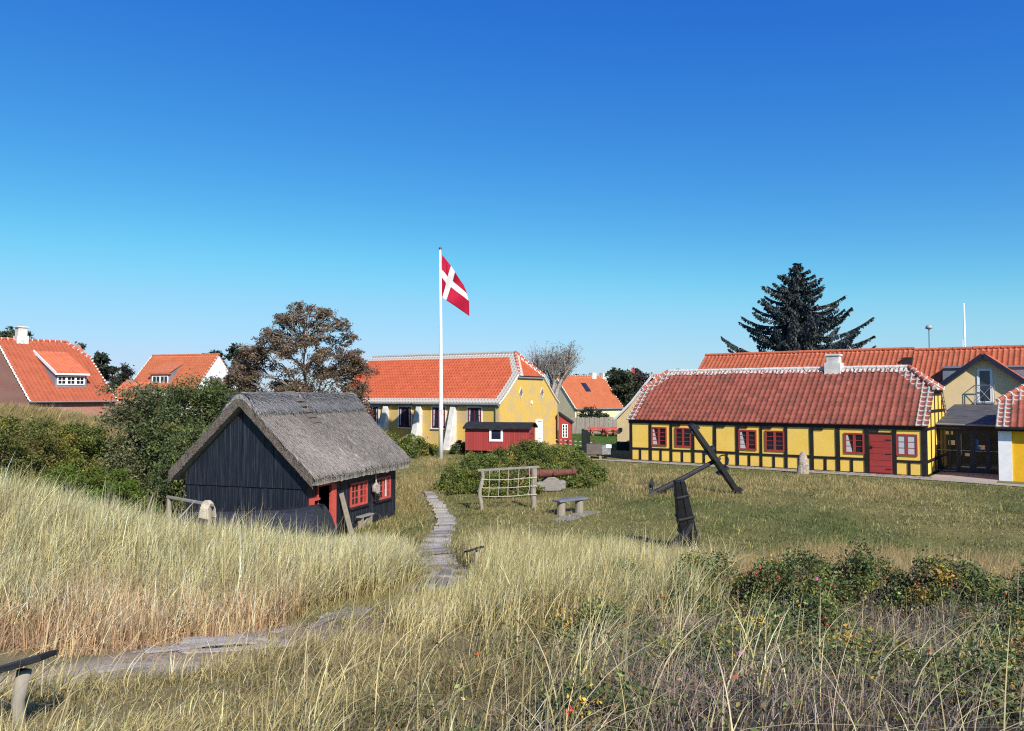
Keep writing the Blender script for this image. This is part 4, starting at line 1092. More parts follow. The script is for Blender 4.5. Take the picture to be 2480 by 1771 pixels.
def hut_things():
    # leaning plank
    a = hut_pt(HW + .42, 2.0, -.12); c = hut_pt(HW + .05, 1.86, 1.30)
    b = MB(); b.beam(Vector((0, 0, -.1)), Vector(c) - Vector(a), .26, .045, (.9, -.3, .4), .24, .04)
    o = b.build('leaning_plank', M['post_wood'], None, bevel=.008); o.location = a
    tag(o, 'pale wide wooden plank leaning against the hut wall beside the red door', 'plank')
    # little bench
    p = hut_pt(HW + .25, 2.62, 0); z = g1(p[0], p[1])
    t = empty('small_bench', (p[0], p[1], z), HUT_R + math.pi / 2, 'small narrow grey bench against the hut wall under the red windows', 'bench')
    b = MB(); b.box(0, .85, -.1, .1, .36, .41); b.build('seat', M['grey_wood_x'], t, bevel=.008)
    for x in (.14, .7):
        b = MB(); b.box(x - .03, x + .03, -.09, .09, -.1, .36); b.build('leg', M['post_wood'], t)
    b = MB(); b.beam((.2, 0, .02), (.66, 0, .35), .05, .05); b.build('brace', M['post_wood'], t)
    # hanging bundle
    p = hut_pt(HW + .14, 3.98, 0)
    t = empty('hanging_bundle', p, HUT_R + math.pi / 2, 'grey woven bundle with dangling straps hung on the hut wall between the red windows', 'bundle')
    b = MB(); b.prism([(-.2, -.06, 1.12), (.02, -.06, 1.0), (.2, -.06, 1.08), (.2, -.06, 1.28), (.0, -.06, 1.42), (-.2, -.06, 1.32)], (0, .12, 0)); b.build('bag', plain('grey_sackcloth', (.36, .31, .28), .9, .4, 14, .1, (1, 1, 1), .5), t, bevel=.03)
    b = MB(); b.tube([(-.02, 0, 1.4), (-.06, .02, 1.78)], .012, 5); b.tube([(.02, 0, 1.4), (.0, .02, 1.78)], .012, 5); b.build('cord', M['rope'], t)
    b = MB(); rr = random.Random(4)
    for k in range(9):
        x = rr.uniform(-.14, .14); b.tube([(x, -.02, 1.06), (x + rr.uniform(-.06, .06), -.03, .95), (x + rr.uniform(-.1, .1), -.03, rr.uniform(.72, .88))], .014, 5)
    b.build('straps', M['tar_wood'], t)
    b = MB(); b.tube([(.16, -.03, 1.1), (.27, -.04, 1.0), (.22, -.04, .88), (.12, -.04, .94)], .018, 6); b.build('loop', M['iron'], t)
    # upturned boat
    a = Vector((-9.75, 22.35, 0)); c = Vector((-5.05, 21.30, 0)); d = c - a
    t = empty('upturned_boat', (a.x, a.y, g1(-7.5, 21.8) + .16), math.atan2(d.y, d.x), 'black tarred upturned boat hull lying in the grass in front of the hut gable', 'boat')
    L = d.length; ns, nt = 34, 15; V = []
    for i in range(ns):
        s = i / (ns - 1); wv = .80 * (1 - (1 - s) ** 2.6) * (1 - .10 * s ** 4) + .03
        h = .74 + .10 * s + .24 * s ** 3; lo = -.35
        sh = .28 * max(0, s - .82) / .18
        for k in range(nt):
            th = math.pi * k / (nt - 1); cy = math.cos(th); sz = max(0, math.sin(th)) ** .75
            ridge = .04 * (k % 2)
            V.append((s * L - (sh * sz if i == ns - 1 else sh * sz), wv * cy * (1 + ridge), lo + (h - lo) * sz))
    m = MB(); m.v = V
    for i in range(ns - 1):
        for k in range(nt - 1): m.f.append((i * nt + k, i * nt + k + 1, (i + 1) * nt + k + 1, (i + 1) * nt + k))
    m.f.append(tuple((ns - 1) * nt + k for k in range(nt))); m.mi = [0] * len(m.f)
    hm = Mat('tarred_hull', .55, .4); s = hm.sep(hm.obj()); f = hm.noise(hm.scale(hm.obj(), (.7, 9, 9)), 1.8, 6, .7)
    hm.color(hm.ramp(f, [(.35, (.016, .017, .022)), (.6, (.035, .036, .045)), (.8, (.12, .12, .14))])); hm.bump(f, .6, .02)
    m.build('hull', hm.m, t)
    b = MB(); b.tube([(-.05, 0, .72), (L * .5, 0, .82), (L * .8, 0, .94), (L * .97, 0, 1.05)], .035, 6); b.build('keel', M['tar_wood'], t)
    # rail with net
    p0, p1 = Vector((-9.62, 21.55, 1.14)), Vector((-7.95, 20.55, 1.05))
    t = empty('net_rail', (p0.x, p0.y, g1(p0.x, p0.y)), 0, 'low grey wooden rail in the grass left of the hut', 'rail'); ob = Vector(t.location)
    b = MB(); b.beam(p0 - ob, p1 - ob, .075, .075); b.build('top_rail', M['grey_wood_x'], t, bevel=.012)
    for p in (p0 + Vector((.06, -.02, 0)), p1 + Vector((-.12, .06, 0))):
        b = MB(); zb = g1(p.x, p.y) - .2; b.tube([Vector((p.x, p.y, zb)) - ob, Vector((p.x, p.y, p.z - .04)) - ob], [.075, .06], 8); b.build('post', M['post_wood'], t)
    n = 18; b = MB(); c0 = p0.lerp(p1, .89)
    dr = (p1 - p0).normalized(); nn = Vector((dr.y, -dr.x, 0))
    for k in range(n):
        s = (k / (n - 1) - .5); o = dr * s * .29
        w0 = .07 + .02 * math.cos(s * 3); z0 = c0.z + .07 - .12 * s * s * 2
        base = Vector((c0.x, c0.y, 0)) + o
        b.tube([base + dr * s * .12 + nn * .13 + Vector((0, 0, c0.z - .36)), base + nn * .11 + Vector((0, 0, c0.z - .1)), base + nn * .04 + Vector((0, 0, z0 + .03)), base - nn * .05 + Vector((0, 0, z0 + .02)), base - nn * .12 + Vector((0, 0, c0.z - .12)), base - nn * .13 + Vector((0, 0, c0.z - .34))], .016, 5)
    o = b.build('net_bundle', M['rope'], None); tag(o, 'pale fishing net bundle draped over the end of the grey rail', 'net')
    # stakes
    lab = ['pale pointed stake slanting in the grass under the grey rail', 'thin pale stake standing in the grass beside the upturned boat', 'thin leaning stake at the foot of the big dark green bush', 'short pale stake nearest the middle of the upturned boat']
    for k, (p, q) in enumerate((((-8.67, 20.2, 0.78), (-8.44, 20.6, 1.18)), ((-7.23, 20.0, 0.69), (-7.25, 20.2, 0.89)), ((-9.68, 20.6, 1.01), (-9.71, 20.9, 1.32)), ((-7.43, 20.0, 0.62), (-7.41, 20.0, 0.81)))):
        p = Vector(p); q = Vector(q); b = MB(); e = p + (p - q) * .9
        b.tube([e - p, Vector((0, 0, 0)), q - p], [.03, .028, .008], 6); o = b.build('wooden_stake', M['post_wood'], None); o.location = p
        tag(o, lab[k], 'stake', 'wooden stakes in the marram grass')
hut_things()

# ------------------------------------------------------------------ flagpoles, flag, lamp
def poles():
    x, y = -4.35, 47.1; z = g1(x, y)
    t = empty('flagpole', (x, y, z), 0, 'tall white flagpole flying the red and white flag', 'flagpole')
    b = MB(); b.tube([(0, 0, -.2), (0, 0, 3), (-.03, 0, 8), (-.08, 0, 12.9)], [.15, .13, .10, .06], 14); b.build('pole', M['white'], t, smooth=True)
    b = MB(); b.tube([(-.08, 0, 12.9), (-.08, 0, 13.02)], [.09, .08], 12); b.build('cap', M['dark_red'], t)
    b = MB(); b.tube([(.02, -.16, 3.3), (.10, -.17, 2.6)], .012, 5); b.beam((-.04, -.14, 3.0), (.12, -.16, 3.1), .05, .03); b.build('cleat', M['white'], t)
    # flag
    S = [0, .353, .47, 1.0]; T = [0, .43, .57, 1.0]
    G = {0: [(395, 315), (560, 525), (640, 640), (790, 850)], 1: [(362, 590), (498, 735), (588, 808), (862, 1035)],
         2: [(362, 727), (462, 865), (552, 925), (898, 1180)], 3: [(368, 1128), (385, 1150), (462, 1197), (905, 1487)]}
    def at(s, u):
        i = max(k for k in range(3) if S[k] <= s + 1e-9); j = max(k for k in range(3) if T[k] <= u + 1e-9)
        a = (s - S[i]) / (S[i + 1] - S[i]); c = (u - T[j]) / (T[j + 1] - T[j])
        q = lambda jj, ii: np.array(G[jj][ii], float)
        p = (1 - c) * ((1 - a) * q(j, i) + a * q(j, i + 1)) + c * ((1 - a) * q(j + 1, i) + a * q(j + 1, i + 1))
        return p
    ss = np.unique(np.concatenate([np.linspace(S[k], S[k + 1], m) for k, m in ((0, 12), (1, 6), (2, 18))])); us = np.unique(np.concatenate([np.linspace(T[k], T[k + 1], m) for k, m in ((0, 12), (1, 6), (2, 12))]))
    V = []; k = .00311
    for u in us:
        for s in ss:
            p = at(s, u)
            dx = (p[0] - 372) * k; dz = (p[1] - 315) * k
            fold = math.sin(s * 10 + u * 5) * .10 * min(1, s * 4) + .07 * math.sin(s * 21 - u * 9) * (1 - s) * min(1, s * 5)
            bow = math.sin(s * 6.3 + u * 2) * .03
            V.append((dx, .35 * s + 1.1 * s * s + fold, 12.56 - dz + bow * .5))
    b = MB(); b.v = V; n = len(ss)
    for j in range(len(us) - 1):
        for i in range(n - 1):
            b.f.append((j * n + i, j * n + i + 1, (j + 1) * n + i + 1, (j + 1) * n + i))
            sm, um = (ss[i] + ss[i + 1]) / 2, (us[j] + us[j + 1]) / 2
            b.mi.append(1 if S[1] < sm < S[2] or T[1] < um < T[2] else 0)
    fr = Mat('flag_red', .7, .2); fw = Mat('flag_white', .7, .2)
    for mm, c in ((fr, (.52, .014, .055)), (fw, (.85, .85, .85))):
        mm.color(c); tr = mm.n('BsdfTranslucent', Color=c); mx = mm.n('MixShader'); mx.inputs[0].default_value = .3
        mm.t.links.new(mm.b.outputs[0], mx.inputs[1]); mm.t.links.new(tr.outputs[0], mx.inputs[2]); mm.t.links.new(mx.outputs[0], mm.t.nodes['Material Output'].inputs['Surface'])
    o = b.build('flag', [fr.m, fw.m], None, smooth=True); o.location = (x - .02, y, z)
    md = o.modifiers.new('thick', 'SOLIDIFY'); md.thickness = .006
    tag(o, 'red flag with a white cross hanging in folds from the tall white flagpole', 'flag')
    for X, Y, H, r, lab in ((44.3, 75, 12.9, .12, 'distant white flagpole without a flag rising behind the hall roof'), (44.7, 76, 9.4, .05, 'short thin white pole just right of the distant bare flagpole')):
        b = MB(); b.tube([(0, 0, 0), (0, 0, H)], [r, r * .6], 10); o = b.build('bare_flagpole', M['white'], None, smooth=True); o.location = (X, Y, 0); tag(o, lab, 'flagpole')
    t = empty('street_lamp', (38.1, 70, 0), 0, 'slim grey street lamp with a domed head above the hall roof', 'street lamp')
    b = MB(); b.tube([(0, 0, 0), (0, 0, 9.95)], [.09, .05], 10); b.build('pole', M['zinc'], t)
    b = MB(); pr = [(.06, 9.9), (.30, 10.0), (.29, 10.12), (.22, 10.26), (.10, 10.34), (.0, 10.36)]; n = 16
    for r, z in pr:
        for k in range(n): b.v.append((r * math.cos(2 * math.pi * k / n), r * math.sin(2 * math.pi * k / n), z))
    for i in range(len(pr) - 1):
        for k in range(n): b.f.append((i * n + k, i * n + (k + 1) % n, (i + 1) * n + (k + 1) % n, (i + 1) * n + k)); b.mi.append(0)
    b.build('lamp_head', plain('grey_lamp_head', (.35, .33, .36), .4, .05), t, smooth=True)
    b = MB(); b.tube([(0, 0, 0), (0, 0, 7.5)], .05, 6); b.face([(0, 0, 7.4), (.5, .1, 6.9), (.5, .1, 6.5), (0, 0, 6.8)], 1)
    o = b.build('far_flagpole', [M['white'], M['red']], None); o.location = (14.55, 94, 0); tag(o, 'tiny far flagpole with a small red pennant above the dark trees', 'flagpole')
poles()

# ------------------------------------------------------------------ yard objects
def yard():
    # net drying frame
    t = empty('drying_rack', (-1.15, 27.3, g1(-1.15, 27.3)), math.atan2(0, 1), 'rustic frame of two driftwood posts with a top rail and a grid of ropes', 'frame')
    rr = random.Random(8)
    def post(x, h, r, sway):
        b = MB(); n = 8; pts = [(x + sway * math.sin(k * 1.3) * .05 - .06 * (1 - k / (n - 1)) * (1 if sway > .5 else .2), rr.uniform(-.015, .015), -.2 + (h + .2) * k / (n - 1)) for k in range(n)]
        b.tube(pts, [r * rr.uniform(.85, 1.15) for _ in range(n)], 9); b.build('post', M['post_wood'], t)
    post(.08, 1.38, .075, 1); post(1.92, 1.47, .105, .4)
    b = MB(); b.beam((-.06, 0, 1.40), (2.12, 0, 1.53), .09, .08); b.build('top_rail', M['grey_wood_x'], t, bevel=.01)
    for z in (1.09, .80, .50):
        b = MB(); b.tube([(.08, -.06, z + .0), (.5, -.06, z - .015), (1.1, -.06, z - .0), (1.9, -.08, z + .07)], .014, 5); b.tube([(1.82, -.10, z + .05), (1.92, -.125, z + .06), (2.02, -.1, z + .07)], .02, 5); b.build('rope', M['rope'], t)
    for x in (.34, .68, 1.02, 1.38, 1.74):
        b = MB(); zt = 1.42 + x * .06; b.tube([(x + .02, -.055, zt), (x + rr.uniform(-.02, .03), -.066, .8), (x - .02, -.06, .50 + x * .02)], .010, 5); b.build('rope', M['rope'], t)
    # bench
    p = (1.62, 25.55); d = math.atan2(.62, .78)
    t = empty('bench', (*p, g1(*p)), d, 'simple bench of one blue grey plank on two pale stump legs on the lawn', 'bench')
    b = MB(); b.box(-.22, 1.10, -.19, .19, .46, .52); b.build('seat', plain('blue_grey_plank', (.155, .165, .205), .7, .3, 3, .3, (1, 8, 8), .3), t, bevel=.012)
    for x in (.0, .82):
        b = MB(); b.tube([(x, .0, -.1), (x + .01, .0, .46)], [.15, .135], 10); b.build('leg', M['post_wood'], t)
    # planks on the ground in front of the bench
    t = empty('ground_planks', (1.45, 24.6, g1(1.45, 24.6)), math.atan2(.80, .55), 'three grey planks lying side by side in the grass before the bench', 'planks')
    for k in range(3):
        b = MB(); b.box(-.1 + k * .09, 2.1 + k * .07, -.02 - k * .18, .13 - k * .18, .0, .06); b.build('plank', M['grey_wood_x'], t)
    # cannon
    t = empty('cannon', (1.0, 31.7, 0), math.radians(6), 'rusty old iron cannon barrel resting on a grey wooden bed among rose bushes', 'cannon')
    b = MB(); b.tube([(-.25, 0, .72), (.1, 0, .735), (.12, 0, .735), (.18, 0, .74), (.9, 0, .765), (.92, 0, .766), (.99, 0, .77), (1.45, 0, .785), (1.5, 0, .79), (1.62, 0, .795), (1.66, 0, .795)], [.185, .18, .2, .18, .155, .17, .15, .125, .15, .165, .12], 16)
    b.tube([(-.42, 0, .715), (-.34, 0, .717), (-.25, 0, .72)], [.05, .07, .15], 10); b.tube([(.72, -.3, .74), (.72, .3, .74)], .06, 8); b.build('barrel', M['rust'], t, smooth=False)
    for s in (-.2, .2):
        b = MB(); b.prism([(-.3, s - .06, .05), (.98, s - .06, .05), (1.05, s - .06, .25), (.9, s - .06, .52), (.72, s - .06, .62), (.45, s - .06, .60), (.2, s - .06, .42), (-.3, s - .06, .36)], (0, .12, 0)); b.build('bed', M['grey_wood_x'], t, bevel=.03)
    b = MB(); b.box(.95, 1.18, -.24, .24, .12, .46); b.build('block', M['grey_wood_x'], t, bevel=.03)
    # anchor
    t = empty('old_anchor', (5.8, 30.8, g1(5.8, 30.8)), 0, 'big old anchor with a long black wooden stock tilted against the yellow house', 'anchor')
    o = Vector((5.8, 30.8, 0)); A = Vector((9.22, 31.2, -.1)) - o; B = Vector((7.2, 31.0, 2.80)) - o; mid = A.lerp(B, .5)
    nrm = Vector((0, -1, 0))
    for s, nm in ((-1, 'stock'), (1, 'stock')):
        b = MB(); off = Vector((0, s * .095, 0))
        b.beam(A + off, mid + off, .18, .34, (0, -1, 0), .19, .50); b.build(nm, M['tar_wood'], t, bevel=.015)
        b = MB(); b.beam(mid + off, B + off, .19, .50, (0, -1, 0), .18, .34); b.build(nm, M['tar_wood'], t, bevel=.015)
    for f in (.07, .36, .64, .93):
        c = A.lerp(B, f); d = (B - A).normalized(); b = MB(); hh = .38 + .15 * (1 - abs(f - .5) * 2)
        b.beam(c - d * .05, c + d * .05, hh + .0, .42, (0, -1, 0)); 
        b.build('iron_band', M['iron'], t)
    shank0 = mid + (mid - Vector((0.05, 0, .1))).normalized() * .22
    b = MB(); b.tube([shank0, mid, mid.lerp(Vector((.0, 0, .12)), .5), Vector((.02, 0, .14))], [.07, .085, .10, .13], 10); b.build('shank', M['iron'], t)
    b = MB(); b.tube([Vector((-.35, -.35, .02)), Vector((-.1, -.1, .16)), Vector((0, 0, .18)), Vector((.06, .25, .12)), Vector((.1, .9, .05)), Vector((-.05, 1.3, .3))], [.05, .09, .11, .1, .07, .04], 8); b.build('arm', M['iron'], t)
    b = MB(); b.prism([(-.42, -.42, -.02), (-.18, -.36, -.04), (-.22, -.30, .24), (-.40, -.36, .30)], (.03, .05, 0)); b.prism([(-.2, 1.25, .12), (.15, 1.3, .12), (.02, 1.3, .62)], (.02, .05, 0)); b.build('fluke', M['iron'], t)
    rc = shank0 + Vector((.13, -.02, -.10)); b = MB(); n = 20
    b.tube([rc + Vector((.21 * math.cos(2 * math.pi * k / n), .03 * math.sin(k), .21 * math.sin(2 * math.pi * k / n))) for k in range(n + 1)], .026, 6, False); b.build('ring', M['iron'], t)
    # second anchor's stock
    x, y = 4.6, 20.0
    t = empty('anchor_stock', (x, y, g1(x, y)), 0, 'thick black tarred timber bound with iron bands standing tilted in the grass', 'anchor')
    P0 = Vector((.06, .05, -.25)); P1 = Vector((-.16, -.15, .75)); P2 = Vector((-.36, -.4, 1.74))
    for s in (-1, 1):
        b = MB(); k = .12
        def sec(p, wv, d): return [p + Vector((s * .004, -d / 2, 0)), p + Vector((s * wv, -d / 2 * .86, 0)), p + Vector((s * wv, d / 2 * .86, 0)), p + Vector((s * .004, d / 2, 0))]
        q = sec(P0, .225, .34) + sec(P1, .205, .36) + sec(P2, .128, .26)
        b.v = [tuple(u) for u in q]
        for r in (0, 4):
            for e in range(4): b.f.append((r + e, r + (e + 1) % 4, r + 4 + (e + 1) % 4, r + 4 + e))
        b.f += [(0, 1, 2, 3), (8, 9, 10, 11)]; b.mi = [0] * len(b.f)
        b.build('timber', M['tar_wood'], t, bevel=.02)
    for f, wv, d in ((.33, .45, .385), (.52, .43, .395), (.80, .34, .33)):
        c = P0.lerp(P2, f) if f != .52 else P1.lerp(P2, .05); dr = (P2 - P0).normalized()
        c = (P0.lerp(P1, f * 2) if f < .5 else P1.lerp(P2, (f - .5) * 2))
        b = MB(); b.beam(c - dr * .035, c + dr * .035, wv, d, (0, -1, .1)); b.build('iron_band', M['iron'], t, bevel=.02)
    b = MB(); b.tube([Vector((-.02, -.2, .62)), Vector((-.25, -.25, .25)), Vector((-.6, -.3, -.05))], [.13, .13, .11], 8); b.build('shank', M['tar_wood'], t)
    # standing stone
    x, y = 14.62, 38.75; n = 10; b = MB(); pr = [(.30, 0), (.31, .25), (.26, .55), (.25, .8), (.2, 1.0), (.12, 1.12), (.05, 1.17)]; rr = random.Random(5)
    for r, z in pr:
        for k in range(n):
            a = 2 * math.pi * k / n; q = r * rr.uniform(.8, 1.2); b.v.append((q * math.cos(a), q * .8 * math.sin(a), z * rr.uniform(.96, 1.04) - .06))
    for i in range(len(pr) - 1):
        for k in range(n): b.f.append((i * n + k, i * n + (k + 1) % n, (i + 1) * n + (k + 1) % n, (i + 1) * n + k)); b.mi.append(0)
    b.f.append(tuple((len(pr) - 1) * n + k for k in range(n))); b.mi.append(0)
    o = b.build('standing_stone', M['stone'], None); o.location = (x, y, g1(x, y)); o.modifiers.new('sub', 'SUBSURF').levels = 1; o.modifiers['sub'].render_levels = 1
    tag(o, 'rough upright grey stone standing in front of the half-timbered house', 'stone')
    # wooden trough with white notice
    t = empty('wooden_trough', (4.62, 47.7, 0), math.radians(-4), 'weathered wooden box trough on short legs left of the half-timbered house', 'trough')
    for k in range(4):
        b = MB(); z = .28 + k * .15; b.box(0, .95, 0, .05, z, z + .143); b.build('side_board', M['dark_wood'], t)
    b = MB(); b.hexa([(.95, -.01, .26), (1.5, .22, .26), (1.48, .28, .26), (.93, .05, .26), (.95, -.01, .87), (1.5, .22, .87), (1.48, .28, .87), (.93, .05, .87)]); b.build('end_board', plain('grey_boards', (.2, .2, .21), .8, .3, 8), t)
    b = MB(); b.box(.02, .95, 1.0, 1.05, .28, .87); b.box(0, .05, .05, 1.0, .28, .87); b.box(.05, 1.3, .05, 1.0, .26, .3); b.build('box', M['dark_wood'], t)
    for x, y in ((.15, .2), (.85, .2), (1.2, .7), (.2, .9)):
        b = MB(); b.box(x - .08, x + .08, y - .1, y + .1, 0, .27); b.build('leg', M['post_wood'], t)
    b = MB(); b.hexa([(1.2, .08, .68), (1.54, .20, .66), (1.54, .23, .66), (1.2, .11, .68), (1.2, .06, .90), (1.54, .18, .88), (1.54, .21, .88), (1.2, .09, .90)]); o = b.build('notice_board', M['white'], None); o.location = t.location; o.rotation_euler = t.rotation_euler
    tag(o, 'small white notice fixed to the corner of the weathered trough', 'notice')
    # tarred palisade
    a = Vector((4.62, 50.4, 0)); c = Vector((6.3, 60.3, 0)); t = empty('tarred_palisade', a, 0, 'short dark tarred plank screen beside the wooden trough', 'screen'); d = c - a
    for k in range(12):
        f = k / 11; p = d * f * .62; hh = 1.75 - .55 * f + random.uniform(-.08, .05)
        b = MB(); b.beam(p + Vector((0, 0, -.1)), p + Vector((random.uniform(-.03, .03), 0, hh)), .10, .5 if k < 11 else .3, (d.x, d.y, 0)); b.build('plank', M['tar_wood'], t)
    # paling fence
    a = Vector((5.4, 78.1, 0)); c = Vector((11.2, 78.8, 0)); d = c - a; ang = math.atan2(d.y, d.x)
    t = empty('paling_fence', a, ang, 'grey fence of close set vertical wooden palings at the back of the green lawn', 'fence')
    n = 44; L = d.length; rr = random.Random(9)
    b = MB()
    for k in range(n):
        x = L * (k + .5) / n; wv = L / n * .44; hh = 1.66 + rr.uniform(-.07, .05); lean = rr.uniform(-.02, .02)
        b.hexa([(x - wv, 0, -.1), (x + wv, 0, -.1), (x + wv, .04, -.1), (x - wv, .04, -.1), (x - wv + lean, 0, hh), (x + wv + lean, 0, hh), (x + wv + lean, .04, hh), (x - wv + lean, .04, hh)])
    b.build('palings', M['grey_wood'], t)
    b = MB()
    for z in (.4, 1.25): b.box(0, L, .045, .12, z, z + .1)
    for x in np.linspace(.3, L - .3, 4): b.box(x - .06, x + .06, .12, .24, -.1, 1.5)
    b.build('rail', M['grey_wood_x'], t)
    # red picnic tables
    labs = ['red picnic table with benches, left of the three before the fence', 'red picnic table with benches, middle of the three before the fence', 'red picnic table with benches beside the cream wing wall']
    def table(x, y, rz, lab):
        t = empty('picnic_table', (x, y, 0), rz, lab, 'picnic table', 'red picnic tables on the green lawn')
        b = MB()
        for k in range(4): b.box(-.85, .85, -.36 + k * .185, -.20 + k * .185, .7, .74)
        b.build('table_top', M['red_bright'], t)
        for s in (-1, 1):
            b = MB(); b.box(-.85, .85, s * .72 - .13, s * .72 + .13, .42, .46); b.build('bench_seat', M['red_bright'], t)
            b = MB(); b.beam((s * .6, -.75, 0), (s * .6, -.25, .7), .05, .1, (1, 0, 0)); b.beam((s * .6, .75, 0), (s * .6, .25, .7), .05, .1, (1, 0, 0)); b.beam((s * .6, -.8, .38), (s * .6, .8, .38), .05, .1); b.build('leg_frame', M['red_bright'], t)
            b = MB(); b.box(-.85, .85, s * .86, s * .90, .62, .82); b.beam((-.7, s * .88, .4), (-.7, s * .88, .82), .05, .05); b.beam((.7, s * .88, .4), (.7, s * .88, .82), .05, .05); b.build('backrest', M['red_bright'], t)
    table(8.3, 74.6, .1, labs[0]); table(9.3, 73.2, .35, labs[1]); table(10.4, 74.3, -.1, labs[2])
    # striped tape strung low between the porch and the palisade
    b = MB(); n = 16
    for row, z in enumerate((.42, .14)):
        for k in range(n):
            a = Vector((3.4, 60.9, z)).lerp(Vector((6.2, 57.6, z - .06)), k / n); c = Vector((3.4, 60.9, z)).lerp(Vector((6.2, 57.6, z - .06)), (k + 1) / n)
            b.beam(a, c, .02, .06, mi=k % 2)
    o = b.build('barrier_tape', [M['white'], M['red']], None); tag(o, 'red and white barrier tape strung low in front of the red porch', 'tape')
    # lectern signs on posts
    for (x, y, hz, s, rz, lab, tilt) in ((-2.88, 4.6, 2.40, 1.0, .25, 'black lectern sign on a pale wooden post at the lower left corner', .25), (-.72, 16.0, .80, 1.0, .25, 'small black lectern sign on a short post beside the boardwalk steps', .25)):
        zb = g1(x, y)
        t = empty('lectern_sign', (x, y, zb), rz, lab, 'sign', 'black lectern signs')
        b = MB(); h = hz - zb; b.tube([(0, 0, -.15), (-.03, 0, h * .5), (.0, .0, h - .03)], [.032, .037, .040], 12); b.build('post', plain('pale_post_wood', (.31, .275, .23), .8, .3, 7, .2, (1, 1, .2), .3), t, smooth=True)
        b = MB(); Rm = Matrix.Translation((-.04, 0, h)) @ Matrix.Rotation(-.19, 4, 'X') @ Matrix.Rotation(-.24, 4, 'Y')
        b.box(-.21, .17, -.14, .16, -.010, .022); b.build('panel', M['felt'], t, Rm, bevel=.006)
        b = MB(); b.box(-.19, .15, -.12, .14, .022, .025); b.build('panel_face', plain('sign_face', (.015, .016, .022), .7, .2, 5, .5), t, Rm)
yard()

